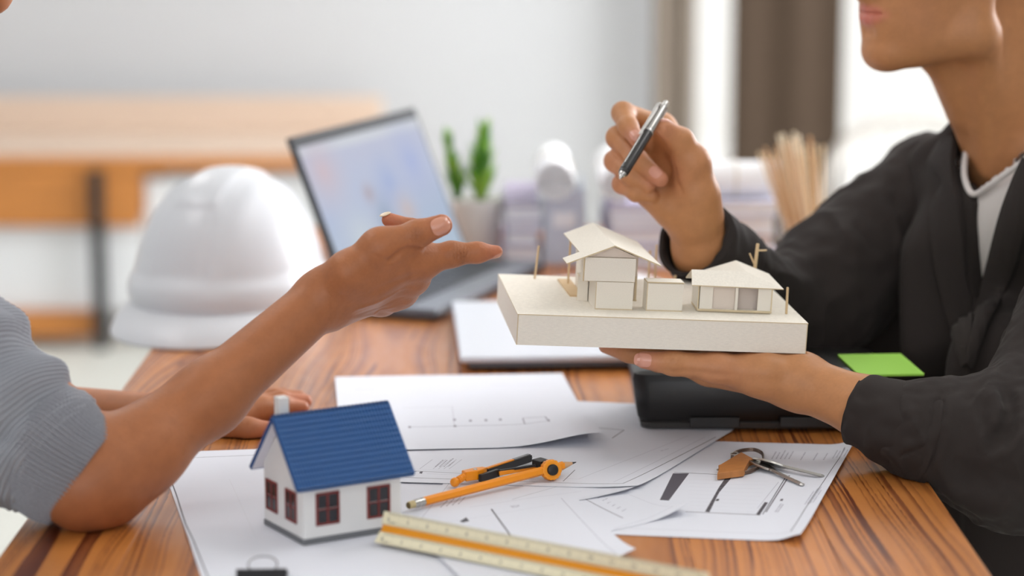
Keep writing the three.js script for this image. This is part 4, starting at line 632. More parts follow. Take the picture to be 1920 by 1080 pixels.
// spec: { body: [...prims], fingers: [[...prims], ...], fingerK, mods: [(x, y, z, d) => d] }
function fieldOf(spec) {
  const mods = spec.mods ?? [], fk = spec.fingerK ?? 0.008, hard = spec.hard ?? 0.0016;
  const run = (body, fingers) => (x, y, z) => {
    let d = 1e3; for (const p of body) d = d > 1e2 ? p.f(x, y, z) : smin(d, p.f(x, y, z), p.k);
    let df = 1e3; for (const fin of fingers) { let q = 1e3; for (const p of fin) q = q > 1e2 ? p.f(x, y, z) : smin(q, p.f(x, y, z), p.k); df = df > 1e2 ? q : smin(df, q, hard); }
    if (df < 1e2) d = d > 1e2 ? df : smin(d, df, fk);
    if (d < 0.04) for (const m of mods) d = m(x, y, z, d);
    return d;
  };
  const f = run(spec.body, spec.fingers ?? []);
  f.near = (x, y, z, R) => { const all = [...spec.body, ...(spec.fingers ?? []).flat()].map((p) => p.f(x, y, z)), lim = Math.min(...all) + 2 * R + 0.03, keep = (l) => l.filter((p) => p.f(x, y, z) <= lim); return run(keep(spec.body), (spec.fingers ?? []).map(keep).filter((l) => l.length)); };
  f.bounds = (() => { const all = [...spec.body, ...(spec.fingers ?? []).flat()]; return [[0, 1, 2].map((i) => Math.min(...all.map((p) => p.lo[i]))), [0, 1, 2].map((i) => Math.max(...all.map((p) => p.hi[i])))]; })();
  return f;
}
function gradient(f, x, y, z, e = 0.0006) { return V(f(x + e, y, z) - f(x - e, y, z), f(x, y + e, z) - f(x, y - e, z), f(x, y, z + e) - f(x, y, z - e)).normalize(); }
function meshField(f, h, clip, colour) {                                          // surface nets; clip = [lo, hi] or nothing
  let [lo, hi] = (clip ?? f.bounds).map((a) => [...a]); const pad = clip ? 0 : 0.012; lo = lo.map((a) => a - pad); hi = hi.map((a) => a + pad);
  const n = lo.map((a, i) => Math.ceil((hi[i] - a) / h) + 2), [nx, ny, nz] = n, D = new Float32Array(nx * ny * nz).fill(1), B = 8, half = B * h / 2, R = half * Math.sqrt(3);
  for (let bz = 0; bz < nz; bz += B) for (let by = 0; by < ny; by += B) for (let bx = 0; bx < nx; bx += B) {
    const cx = lo[0] + bx * h + half, cy = lo[1] + by * h + half, cz = lo[2] + bz * h + half, g = f.near ? f.near(cx, cy, cz, R) : f, d0 = g(cx, cy, cz), skip = Math.abs(d0) > R * 1.5 + 0.012;
    for (let z = bz; z < Math.min(bz + B, nz); z++) for (let y = by; y < Math.min(by + B, ny); y++) for (let x = bx; x < Math.min(bx + B, nx); x++) D[(z * ny + y) * nx + x] = skip ? d0 : g(lo[0] + x * h, lo[1] + y * h, lo[2] + z * h);
  }
  const idx = new Int32Array(nx * ny * nz).fill(-1), P = [], I = [], o = [0, 1, nx, nx + 1, nx * ny, nx * ny + 1, nx * ny + nx, nx * ny + nx + 1];
  const edges = [[0, 1], [2, 3], [4, 5], [6, 7], [0, 2], [1, 3], [4, 6], [5, 7], [0, 4], [1, 5], [2, 6], [3, 7]];
  for (let z = 0; z < nz - 1; z++) for (let y = 0; y < ny - 1; y++) for (let x = 0; x < nx - 1; x++) {
    const b = (z * ny + y) * nx + x; let m = 0; for (let k = 0; k < 8; k++) if (D[b + o[k]] < 0) m |= 1 << k;
    if (m === 0 || m === 255) continue;
    let sx = 0, sy = 0, sz = 0, c = 0;
    for (const [p, q] of edges) { const dp = D[b + o[p]], dq = D[b + o[q]]; if ((dp < 0) === (dq < 0)) continue; const t = dp / (dp - dq); sx += lerp(p & 1, q & 1, t); sy += lerp((p >> 1) & 1, (q >> 1) & 1, t); sz += lerp(p >> 2, q >> 2, t); c++; }
    idx[b] = P.length / 3; P.push(lo[0] + (x + sx / c) * h, lo[1] + (y + sy / c) * h, lo[2] + (z + sz / c) * h);
  }
  const quad = (a, b, c, d, flip) => { if (a < 0 || b < 0 || c < 0 || d < 0) return; flip ? I.push(a, c, b, a, d, c) : I.push(a, b, c, a, c, d); };
  for (let z = 1; z < nz - 1; z++) for (let y = 1; y < ny - 1; y++) for (let x = 1; x < nx - 1; x++) {
    const b = (z * ny + y) * nx + x, s = D[b] < 0;
    if (s !== D[b + 1] < 0) quad(idx[b], idx[b - nx], idx[b - nx - nx * ny], idx[b - nx * ny], s === false);
    if (s !== D[b + nx] < 0) quad(idx[b], idx[b - nx * ny], idx[b - 1 - nx * ny], idx[b - 1], s === false);
    if (s !== D[b + nx * ny] < 0) quad(idx[b], idx[b - 1], idx[b - 1 - nx], idx[b - nx], s === false);
  }
  for (let i = 0; i < I.length; i += 3) { const t = I[i + 1]; I[i + 1] = I[i + 2]; I[i + 2] = t; }
  const N = new Float32Array(P.length), C = colour ? new Float32Array(P.length) : null;
  for (let i = 0; i < P.length; i += 3) { const g = gradient(f, P[i], P[i + 1], P[i + 2], h * 0.45); N[i] = g.x; N[i + 1] = g.y; N[i + 2] = g.z; if (C) C.set(colour(P[i], P[i + 1], P[i + 2], g), i); }
  // face winding must agree with the normals
  let agree = 0; for (let i = 0; i < Math.min(I.length, 900); i += 3) { const p = (k) => V(P[I[i + k] * 3], P[I[i + k] * 3 + 1], P[I[i + k] * 3 + 2]), q = p(1).sub(p(0)).cross(p(2).sub(p(0))); agree += Math.sign(q.x * N[I[i] * 3] + q.y * N[I[i] * 3 + 1] + q.z * N[I[i] * 3 + 2]); }
  if (agree < 0) for (let i = 0; i < I.length; i += 3) { const t = I[i + 1]; I[i + 1] = I[i + 2]; I[i + 2] = t; }
  const geo = new THREE.BufferGeometry(); geo.setAttribute('position', new THREE.Float32BufferAttribute(P, 3)); geo.setAttribute('normal', new THREE.BufferAttribute(N, 3)); if (C) geo.setAttribute('color', new THREE.BufferAttribute(C, 3)); geo.setIndex(I); return geo;
}
function weld(list) {                                                             // several meshes of one body in one geometry, with colours
  const P = [], N = [], C = [], I = []; for (const g of list) { const o = P.length / 3; for (const x of g.attributes.position.array) P.push(x); for (const x of g.attributes.normal.array) N.push(x); if (g.attributes.color) for (const x of g.attributes.color.array) C.push(x); for (const x of g.index.array) I.push(x + o); }
  const geo = new THREE.BufferGeometry(); geo.setAttribute('position', new THREE.Float32BufferAttribute(P, 3)); geo.setAttribute('normal', new THREE.Float32BufferAttribute(N, 3)); if (C.length) geo.setAttribute('color', new THREE.Float32BufferAttribute(C, 3)); geo.setIndex(I); return geo;
}
function march(f, px, py, near = 1.5, far = 3.4) { const d = rayTo(px, py), l = d.length(); let t = near; for (let i = 0; i < 400 && t < far; i++) { const p = d.clone().multiplyScalar(t).add(EYE), s = f(p.x, p.y, p.z); if (s < 0.0004) return p; t += Math.max(s * 0.7, 0.0004) / l; } return null; }
function groove(pts, width, depth, fade = 1) {                                    // a crease (depth > 0) or a ridge (depth < 0) along a line on the surface
  const c = pts.map((p) => p.clone()), lo = new THREE.Box3().setFromPoints(c).expandByScalar(width * 3);
  return (x, y, z, d) => {
    if (x < lo.min.x || x > lo.max.x || y < lo.min.y || y > lo.max.y || z < lo.min.z || z > lo.max.z) return d;
    let best = 1e9, at01 = 0; for (let i = 0; i < c.length - 1; i++) { const a = c[i], b = c[i + 1], dx = b.x - a.x, dy = b.y - a.y, dz = b.z - a.z; let t = ((x - a.x) * dx + (y - a.y) * dy + (z - a.z) * dz) / (dx * dx + dy * dy + dz * dz || 1e-9); t = clamp(t, 0, 1); const q = (x - a.x - dx * t) ** 2 + (y - a.y - dy * t) ** 2 + (z - a.z - dz * t) ** 2; if (q < best) { best = q; at01 = (i + t) / (c.length - 1); } }
    const e = fade ? Math.min(1, 4 * Math.min(at01, 1 - at01) + 0.15) : 1; return d + depth * e * Math.exp(-best / (width * width));
  };
}
function swell(c, r, amount) { return (x, y, z, d) => { const q = ((x - c.x) ** 2 + (y - c.y) ** 2 + (z - c.z) ** 2) / (r * r); return q > 6 ? d : d - amount * Math.exp(-q); }; }
function wrinkles(c, dir, reach, pitch, depth) {                                  // fine skin folds across a joint
  return (x, y, z, d) => { const px = x - c.x, py = y - c.y, pz = z - c.z, q = (px * px + py * py + pz * pz) / (reach * reach); if (q > 2.5) return d; const s = px * dir.x + py * dir.y + pz * dir.z + 0.0012 * noise3(x * 160, y * 160, z * 160), w = Math.pow(0.5 + 0.5 * Math.cos(s / pitch * 6.283), 4); return d + depth * w * Math.exp(-q * 1.3) * (0.6 + 0.4 * noise3(x * 90, y * 90, z * 90)); };
}
function nailOn(f, spot, along, a, b, lift = 0.0004, tipOut = 0) {               // a fingernail on the surface: spot = a point near it, along = towards the fingertip
  const p0 = spot.clone(); for (let i = 0; i < 12; i++) { const g = gradient(f, p0.x, p0.y, p0.z); p0.addScaledVector(g, -f(p0.x, p0.y, p0.z)); }
  const n0 = gradient(f, p0.x, p0.y, p0.z), eu = along.clone().addScaledVector(n0, -along.dot(n0)).normalize(), ev = n0.clone().cross(eu), N = 14, P = [], I = [];
  for (const low of [0, 1]) for (let j = 0; j <= N; j++) for (let i = 0; i <= N; i++) {
    let u = i / N * 2 - 1, v = j / N * 2 - 1; const k = Math.pow(Math.abs(u) ** 3.2 + Math.abs(v) ** 3.2, 1 / 3.2) || 1e-9, m = Math.max(Math.abs(u), Math.abs(v)); u *= m / k; v *= m / k;
    const q = p0.clone().addScaledVector(eu, u * a + (u > 0 ? tipOut * u : 0)).addScaledVector(ev, v * b), inside = u < 0.75 || !tipOut; if (inside || true) for (let s = 0; s < 6; s++) { const d = f(q.x, q.y, q.z); if (tipOut && u > 0.55) break; q.addScaledVector(n0, -d * 0.9); }
    if (tipOut && u > 0.55) { q.addScaledVector(n0, -0.35 * v * v * b - 0.0012 * (u - 0.55)); }
    q.addScaledVector(n0, low ? -0.0004 : lift * (1.15 - 0.5 * m)); P.push(q.x, q.y, q.z);
  }
  const S = (N + 1) ** 2, id = (s, i, j) => s * S + j * (N + 1) + i; for (let j = 0; j < N; j++) for (let i = 0; i < N; i++) { const a0 = id(0, i, j), b0 = id(0, i + 1, j), c0 = id(0, i + 1, j + 1), d0 = id(0, i, j + 1); I.push(a0, b0, c0, a0, c0, d0, a0 + S, c0 + S, b0 + S, a0 + S, d0 + S, c0 + S); }
  const g = new THREE.BufferGeometry(); g.setAttribute('position', new THREE.Float32BufferAttribute(P, 3)); g.setIndex(I); g.computeVertexNormals(); return g;
}
const mix3 = (a, b, t) => [lerp(a[0], b[0], t), lerp(a[1], b[1], t), lerp(a[2], b[2], t)];
function skinColour(base, spots) {                                               // mottling, redder knuckles and fingertips; dark spots also carry painted shade
  return (x, y, z) => { const m = 1 + 0.05 * noise3(x * 60, y * 60, z * 60) + 0.04 * noise3(x * 240, y * 240, z * 240); let c = base; for (const [p, r, col, w] of spots) { const q = ((x - p.x) ** 2 + (y - p.y) ** 2 + (z - p.z) ** 2) / (r * r); if (q < 5) c = mix3(c, col, w * Math.exp(-q)); } return [c[0] * m, c[1] * m, c[2] * m]; };
}
// a knitted or woven tube along a curve of rings: ring(s) -> { c, r, tilt }, shape(s, theta) -> extra radius
function clothTube(centres, radii, ns, nt, extra, squash = () => 1, wall = 0.003) {
  const curve = new THREE.CatmullRomCurve3(centres, false, 'centripetal'), rc = new THREE.CatmullRomCurve3(radii.map((r, i) => V(i, r, 0))), P = [], UV = [], I = [];
  let ref = V(0, 0, 1);
  const frames = []; for (let i = 0; i <= ns; i++) { const s = i / ns, c = curve.getPoint(s), t = curve.getTangent(s), ex = ref.clone().addScaledVector(t, -ref.dot(t)).normalize(); ref = ex; frames.push([c, t, ex, t.clone().cross(ex), rc.getPoint(s).y]); }
  const run = [0]; for (let i = 1; i <= ns; i++) run.push(run[i - 1] + frames[i][0].distanceTo(frames[i - 1][0]));
  for (const side of [0, 1]) for (let i = 0; i <= ns; i++) { const [c, t, ex, ey, r] = frames[i]; for (let j = 0; j <= nt; j++) { const th = j / nt * 2 * Math.PI, e = extra(i / ns, th, run[i]), q = r + e - side * wall; const p = c.clone().addScaledVector(ex, q * Math.cos(th)).addScaledVector(ey, q * Math.sin(th) * squash(i / ns)); P.push(p.x, p.y, p.z); UV.push(j / nt, i / ns); } }
  const m = nt + 1, S = (ns + 1) * m; for (let i = 0; i < ns; i++) for (let j = 0; j < nt; j++) { const a = i * m + j; I.push(a, a + 1, a + m + 1, a, a + m + 1, a + m, a + S, a + S + m + 1, a + S + 1, a + S, a + S + m, a + S + m + 1); }
  for (let j = 0; j < nt; j++) for (const i of [0, ns]) { const a = i * m + j; if (i) I.push(a, a + 1, a + 1 + S, a, a + 1 + S, a + S); else I.push(a, a + 1 + S, a + 1, a, a + S, a + 1 + S); }
  const g = new THREE.BufferGeometry(); g.setAttribute('position', new THREE.Float32BufferAttribute(P, 3)); g.setAttribute('uv', new THREE.Float32BufferAttribute(UV, 2)); g.setIndex(I); g.computeVertexNormals(); return g;
}

// ---------------------------------------------------------------- the person on the left, gesturing
const skinBump = dataTexture(256, 256, (u, v) => { const n = 0.5 + 0.3 * noise2(u * 90, v * 90) + 0.2 * noise2(u * 180, v * 170); return [n, n, n]; }, false);
const skinMat = M('#ffffff', 0.46, { vertexColors: true, specularIntensity: 0.75, sheen: 0.12, sheenRoughness: 0.5, sheenColor: '#ffb090' });
{
  const t = thing('person', 'person in a grey ribbed sweater with rolled sleeves pointing an open hand at the model', 'person');
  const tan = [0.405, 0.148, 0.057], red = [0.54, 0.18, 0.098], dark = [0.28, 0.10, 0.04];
  const P = {
    sh: V(-0.60, 0.985, -2.13), el: at(186, 893, 2.075), el2: at(150, 915, 2.06), fm: at(392, 746, 2.13), wr: at(605, 560, 2.185),
    thC: at(652, 510, 2.165), thM: at(712, 464, 2.165), thI: at(782, 439, 2.168), thT: at(828, 422, 2.17),
    inM: at(785, 491, 2.195), inP: at(846, 477, 2.20), inD: at(896, 473.5, 2.203), inT: at(931, 471.5, 2.206),
    miM: at(770, 518, 2.215), miP: at(808, 478, 2.252), miD: at(790, 464, 2.275), miT: at(766, 458, 2.285),
    riM: at(748, 543, 2.235), riP: at(786, 492, 2.282), riD: at(774, 428, 2.292), riT: at(729, 412, 2.288),
    piM: at(716, 562, 2.255), piP: at(742, 512, 2.295), piD: at(728, 478, 2.305), piT: at(708, 462, 2.30),
  };
  const fore = P.wr.clone().sub(P.el).normalize();
  const spec = {
    body: [
      limb(P.sh, P.el, 0.046, 0.041, 0.02), limb(P.el2, P.el, 0.036, 0.040, 0.02), limb(P.el, P.fm, 0.040, 0.0300, 0.014), limb(P.fm, P.wr, 0.0300, 0.0245, 0.02), blob(at(268, 852, 2.09), [0.036, 0.033, 0.033], 0.02),
      limb(P.wr, P.inM, 0.0205, 0.0130, 0.016), limb(P.wr, P.miM, 0.0205, 0.0125, 0.012), limb(P.wr, P.riM, 0.0195, 0.0120, 0.012), limb(at(620, 580, 2.195), P.piM, 0.0185, 0.0110, 0.012),
      limb(at(630, 530, 2.175), P.thC, 0.0185, 0.0170, 0.014), limb(P.thC, P.thM, 0.0172, 0.0145, 0.012), limb(P.thM, P.inM, 0.0125, 0.0105, 0.014), limb(at(738, 494, 2.178), at(690, 524, 2.18), 0.0125, 0.0150, 0.02), limb(P.inM, P.miM, 0.0125, 0.0125, 0.014), limb(P.miM, P.riM, 0.0128, 0.0125, 0.016), limb(P.riM, P.piM, 0.0125, 0.0115, 0.016),
    ],
    fingers: [chain([P.thM, P.thI, P.thT], [0.0142, 0.0122, 0.0098], 0.006), chain([P.inM, P.inP, P.inD, P.inT], [0.0125, 0.0114, 0.0089, 0.0056], 0.006), chain([P.miM, P.miP, P.miD, P.miT], [0.0112, 0.0102, 0.0092, 0.0072], 0.005), chain([P.riM, P.riP, P.riD, P.riT], [0.0105, 0.0098, 0.0086, 0.0068], 0.005), chain([P.piM, P.piP, P.piD, P.piT], [0.0098, 0.0086, 0.0076, 0.0060], 0.005)],
    fingerK: 0.012, mods: [],
  };
  const f0 = fieldOf(spec), hit = (px, py) => march(f0, px, py, 1.8, 2.6) ?? at(px, py, 2.2), L = (...q) => q.map((p) => hit(...p)), dirI = P.inD.clone().sub(P.inP).normalize(), dirT = P.thT.clone().sub(P.thM).normalize();
  spec.mods.push(
    groove(L([726, 492], [740, 483], [752, 474], [764, 469], [780, 469], [796, 466]), 0.0026, 0.0066), groove(L([700, 478], [716, 485], [735, 488]), 0.0018, 0.0006),
    wrinkles(hit(864, 480), dirI, 0.0085, 0.0031, 0.0020), wrinkles(hit(780, 440), dirT, 0.0080, 0.0032, 0.0013), wrinkles(hit(898, 470), dirI, 0.004, 0.002, 0.0003),
    swell(hit(790, 500), 0.010, 0.0012), swell(hit(786, 540), 0.007, 0.0014), swell(hit(764, 568), 0.006, 0.0013), swell(hit(738, 584), 0.006, 0.0012),
    groove(L([660, 585], [710, 566], [770, 540]), 0.0032, -0.0012), groove(L([655, 596], [700, 590], [745, 574]), 0.0024, -0.0010), groove(L([690, 552], [740, 530], [790, 512]), 0.0045, 0.0010), groove(L([665, 592], [712, 578], [760, 556]), 0.0022, 0.0009),
    groove(L([612, 500], [640, 555], [634, 606]), 0.0022, 0.0005, 1), groove(L([602, 515], [622, 560], [618, 612]), 0.0018, 0.0004, 1),
    groove(L([330, 905], [420, 826], [500, 745]), 0.012, 0.002), (x, y, z, d) => Math.max(d, TABLE_Y + 0.0006 - y),
    (x, y, z, d) => d + 0.00007 * noise3(x * 380, y * 380, z * 380),
    groove(Array.from({ length: 19 }, (_, i) => hit(827 + 19.5 * Math.cos(i / 18 * 6.283), 423.5 + 17.5 * Math.sin(i / 18 * 6.283))), 0.0011, 0.0009, 0),
  );
  const f = fieldOf(spec);
  const colour = skinColour(tan, [[P.thT, 0.014, red, 0.75], [P.inT, 0.016, red, 0.8], [P.riT, 0.016, red, 0.9], [hit(864, 482), 0.008, dark, 0.6], [hit(782, 442), 0.007, dark, 0.4], [hit(690, 470), 0.012, dark, 0.2], [P.miP, 0.02, red, 0.5], [P.el2, 0.045, dark, 0.55], [P.el, 0.05, dark, 0.25]]);  // dark spots paint shade into the elbow and deepen the knuckle creases
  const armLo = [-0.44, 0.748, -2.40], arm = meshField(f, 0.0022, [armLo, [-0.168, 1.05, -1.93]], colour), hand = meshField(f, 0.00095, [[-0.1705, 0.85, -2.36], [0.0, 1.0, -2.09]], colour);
  // the other arm resting on the table, the trunk, neck and head
  const Q = { el: at(-100, 770, 2.56), wr: at(398, 792, 2.425), inM: at(486, 768, 2.455), inT: at(566, 764, 2.475), miM: at(478, 762, 2.475), miT: at(572, 752, 2.50), riM: at(468, 758, 2.495), riT: at(560, 744, 2.52), thC: at(425, 800, 2.40), thT: at(500, 806, 2.395) };
  const rest = { body: [limb(V(-0.67, 0.965, -2.50), Q.el, 0.036, 0.036, 0.02), limb(Q.el, Q.wr, 0.037, 0.024, 0.03), limb(Q.wr, Q.inM, 0.021, 0.0135, 0.014), limb(Q.wr, Q.miM, 0.020, 0.013, 0.012), limb(Q.wr, Q.riM, 0.019, 0.012, 0.012), limb(Q.wr, Q.thC, 0.018, 0.014, 0.012)],
    fingers: [chain([Q.inM, at(528, 760, 2.465), Q.inT], [0.012, 0.0105, 0.0078], 0.005), chain([Q.miM, at(526, 752, 2.487), Q.miT], [0.0118, 0.0102, 0.0076], 0.005), chain([Q.riM, at(514, 746, 2.507), Q.riT], [0.0112, 0.0096, 0.0072], 0.005), chain([at(458, 756, 2.51), at(500, 742, 2.527), at(532, 738, 2.535)], [0.0102, 0.0085, 0.0064], 0.005), chain([Q.thC, at(466, 806, 2.392), Q.thT], [0.0135, 0.0118, 0.009], 0.006)], fingerK: 0.008, mods: [(x, y, z, d) => Math.max(d, TABLE_Y + 0.0006 - y)] };
  const f2 = fieldOf(rest), arm2 = meshField(f2, 0.003, [[-0.68, 0.749, -2.64], [-0.18, 0.98, -2.2]], skinColour(tan, [[Q.inT, 0.02, red, 0.6], [Q.thT, 0.016, red, 0.6], [Q.miT, 0.02, red, 0.6]]));
  const hc = V(-0.564, 1.290, -2.27), hs = V(0, 0, 0).add(hc), head = { body: [blob(hc.clone().add(V(-0.01, 0.022, 0)), [0.094, 0.098, 0.075], 0.02), blob(hc.clone().add(V(0.036, -0.035, 0)), [0.050, 0.070, 0.056], 0.03), limb(hc.clone().add(V(-0.005, -0.055, 0.045)), hc.clone().add(V(0.076, -0.098, 0.006)), 0.017, 0.016, 0.03), limb(hc.clone().add(V(-0.005, -0.055, -0.045)), hc.clone().add(V(0.076, -0.098, -0.006)), 0.017, 0.016, 0.03), limb(hc.clone().add(V(0.080, 0.012, 0)), hc.clone().add(V(0.100, -0.025, 0)), 0.008, 0.011, 0.012), limb(hc.clone().add(V(0.074, -0.060, 0.02)), hc.clone().add(V(0.074, -0.060, -0.02)), 0.011, 0.011, 0.012), blob(hc.clone().add(V(-0.012, -0.005, 0.076)), [0.014, 0.028, 0.006], 0.008), blob(hc.clone().add(V(-0.012, -0.005, -0.076)), [0.014, 0.028, 0.006], 0.008), limb(hc.clone().add(V(-0.035, -0.06, 0)), V(-0.68, 1.02, -2.30), 0.050, 0.056, 0.03)], mods: [] };
  for (const s of [-1, 1]) head.mods.push(swell(hc.clone().add(V(0.086, 0.012, s * 0.03)), 0.014, -0.007));
  const headG = meshField(fieldOf(head), 0.004, null, skinColour(tan, [[hc.clone().add(V(0.084, -0.06, 0)), 0.022, red, 0.7]]));
  const trunk = { body: [blob(V(-0.70, 0.90, -2.31), [0.10, 0.15, 0.17], 0.05), blob(V(-0.73, 0.62, -2.31), [0.11, 0.20, 0.155], 0.05), limb(V(-0.62, 0.985, -2.14), V(-0.66, 0.985, -2.49), 0.05, 0.05, 0.05), limb(V(-0.70, 0.50, -2.22), V(-0.27, 0.49, -2.20), 0.072, 0.055, 0.04), limb(V(-0.70, 0.50, -2.40), V(-0.27, 0.49, -2.42), 0.072, 0.055, 0.04), limb(V(-0.27, 0.49, -2.20), V(-0.30, 0.09, -2.20), 0.052, 0.036, 0.02), limb(V(-0.27, 0.49, -2.42), V(-0.30, 0.09, -2.42), 0.052, 0.036, 0.02), limb(V(-0.32, 0.035, -2.20), V(-0.17, 0.028, -2.19), 0.034, 0.026, 0.02), limb(V(-0.32, 0.035, -2.42), V(-0.17, 0.028, -2.43), 0.034, 0.026, 0.02)] };
  const ft = fieldOf(trunk), trunkG = meshField(ft, 0.012, null, skinColour(tan, []));
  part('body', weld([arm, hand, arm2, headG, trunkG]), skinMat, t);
  const eyeW = M('#e8e4de', 0.3), iris = M('#2a1a12', 0.2); for (const s of [-1, 1]) { const e = part('eye', new THREE.SphereGeometry(0.0115, 20, 14).translate(hc.x + 0.0715, hc.y + 0.012, hc.z + s * 0.03), eyeW, t); part('iris', new THREE.SphereGeometry(0.0058, 16, 10).translate(hc.x + 0.0781, hc.y + 0.012, hc.z + s * 0.03), iris, e); }
  const hairSpec = { body: [blob(hc.clone().add(V(-0.022, 0.040, 0)), [0.102, 0.094, 0.084], 0.02), blob(hc.clone().add(V(-0.075, -0.02, 0)), [0.045, 0.075, 0.070], 0.03), limb(hc.clone().add(V(-0.085, -0.01, 0)), hc.clone().add(V(-0.12, -0.07, 0)), 0.035, 0.030, 0.02)], mods: [(x, y, z, d) => d + 0.0018 * noise3(x * 60, y * 260, z * 260)] };
  part('hair', meshField(fieldOf(hairSpec), 0.004), M('#1b1411', 0.5), t);
  const nailM = M('#d3947a', 0.25, { clearcoat: 0.4, clearcoatRoughness: 0.2 }), tipM = M('#e3cdae', 0.3, { clearcoat: 0.4 });
  part('thumbnail', nailOn(f, hit(827, 423.5), dirT, 0.0088, 0.0078, 0.0007), nailM, t);
  part('fingernail', nailOn(f, P.inT.clone().add(V(0.001, -0.006, 0.002)), dirI, 0.0055, 0.0045, 0.0004), nailM, t);
  { const dd = P.riT.clone().sub(P.riD).normalize(), nn = V(-0.25, 0.95, 0.2).addScaledVector(dd, -V(-0.25, 0.95, 0.2).dot(dd)).normalize(), g = new THREE.SphereGeometry(1, 24, 16).scale(0.0056, 0.0012, 0.0046).placed(frame3(P.riT.clone().addScaledVector(dd, 0.0052).addScaledVector(nn, 0.0040), dd.clone().multiplyScalar(0.78).addScaledVector(nn, -0.62).normalize(), nn.clone().multiplyScalar(0.78).addScaledVector(dd, 0.62).normalize(), dd.clone().cross(nn))); part('fingernail', g, tipM, t, 'long pale fingernail'); }
  // sweater: ribbed sleeve with its rolled cuff, the far sleeve and the trunk
  const knit = dataTexture(128, 128, (u, v) => { const n = 0.86 + 0.10 * noise2(u * 60, v * 60) + 0.08 * noise2(u * 19, v * 23); return [n, n, n * 1.01]; }); knit.repeat.set(6, 6);
  const wool = M('#a8a9ae', 0.95, { map: knit, sheen: 0.5, sheenRoughness: 0.7, sheenColor: '#c8ccd4' });
  const rib = (a, n, tw, b) => { const q = Math.cos(a * n + tw * b); return q > 0 ? q * 0.8 : q; };
  const sleeve = clothTube([at(128, 868, 2.07), at(98, 850, 2.075), at(40, 806, 2.085), at(-40, 708, 2.105), at(-130, 570, 2.13), V(-0.605, 0.985, -2.14), V(-0.665, 1.0, -2.19)], [0.046, 0.055, 0.0575, 0.0575, 0.060, 0.066, 0.060], 520, 150, (s, th, len) => {
    const fold = 0.003 * Math.sin(th * 2 + 1.2 + s * 9) * smooth(0.1, 0.3, s) + 0.0045 * Math.sin(len * 95 + 1.4 * Math.sin(th + 0.6)) * smooth(0.1, 0.3, s) * (1 - smooth(0.6, 0.9, s)) + 0.003 * noise2(s * 7, Math.sin(th) * 1.6 + Math.cos(th)); return fold + 0.0018 * rib(len, 1337, 1, 7 * th); });
  const cuff = clothTube([at(160, 893, 2.072), at(154, 889, 2.072), at(122, 870, 2.073), at(82, 842, 2.078), at(60, 830, 2.08)], [0.0482, 0.0500, 0.0530, 0.056, 0.050], 60, 640, (s, th) => 0.0016 * rib(th, 78, 4, s) * smooth(0, 0.08, s) + 0.0012 * noise2(s * 3, Math.sin(th) + Math.cos(th)) - 0.0015 * (1 - smooth(0, 0.05, s)));
  const sleeve2 = clothTube([at(20, 774, 2.53), at(-70, 772, 2.55), V(-0.64, 0.83, -2.53), V(-0.67, 0.965, -2.50), V(-0.69, 0.99, -2.46)], [0.047, 0.054, 0.060, 0.066, 0.060], 50, 240, (s, th) => 0.001 * rib(th, 60, 10, s) + 0.003 * Math.sin(s * 22 + th));
  const sw = { body: [blob(V(-0.70, 0.90, -2.31), [0.115, 0.165, 0.185], 0.05), blob(V(-0.73, 0.64, -2.31), [0.13, 0.20, 0.175], 0.05), limb(V(-0.625, 0.985, -2.16), V(-0.66, 0.985, -2.47), 0.060, 0.060, 0.05), limb(V(-0.655, 1.06, -2.295), V(-0.69, 1.0, -2.30), 0.060, 0.070, 0.03)], mods: [(x, y, z, d) => d + 0.0012 * Math.cos(Math.atan2(z + 2.31, x + 0.67) * 150)] };
  const swG = meshField(fieldOf(sw), 0.008); const strip = (g) => { g = g.clone(); g.deleteAttribute('uv'); return g; };
  const sweater = part('sweater', weld([strip(sleeve), strip(sleeve2), swG]), M('#9ea0a6', 0.95, { sheen: 0.5, sheenRoughness: 0.7, sheenColor: '#c8ccd4' }), t);
  part('rolled_cuff', cuff, wool, sweater);
  const tr = { body: [blob(V(-0.695, 0.52, -2.31), [0.135, 0.09, 0.17], 0.04), limb(V(-0.70, 0.50, -2.22), V(-0.27, 0.49, -2.20), 0.082, 0.064, 0.04), limb(V(-0.70, 0.50, -2.40), V(-0.27, 0.49, -2.42), 0.082, 0.064, 0.04), limb(V(-0.27, 0.49, -2.20), V(-0.30, 0.10, -2.20), 0.062, 0.050, 0.02), limb(V(-0.27, 0.49, -2.42), V(-0.30, 0.10, -2.42), 0.062, 0.050, 0.02)] };
  part('trousers', meshField(fieldOf(tr), 0.012), M('#2c3340', 0.9), t);
  const shoe = { body: [limb(V(-0.33, 0.042, -2.20), V(-0.16, 0.036, -2.19), 0.041, 0.034, 0.02), limb(V(-0.33, 0.042, -2.42), V(-0.16, 0.036, -2.43), 0.041, 0.034, 0.02)], mods: [(x, y, z, d) => Math.max(d, 0.001 - y)] };
  part('shoes', meshField(fieldOf(shoe), 0.008), M('#e2e0dc', 0.6), t);
}

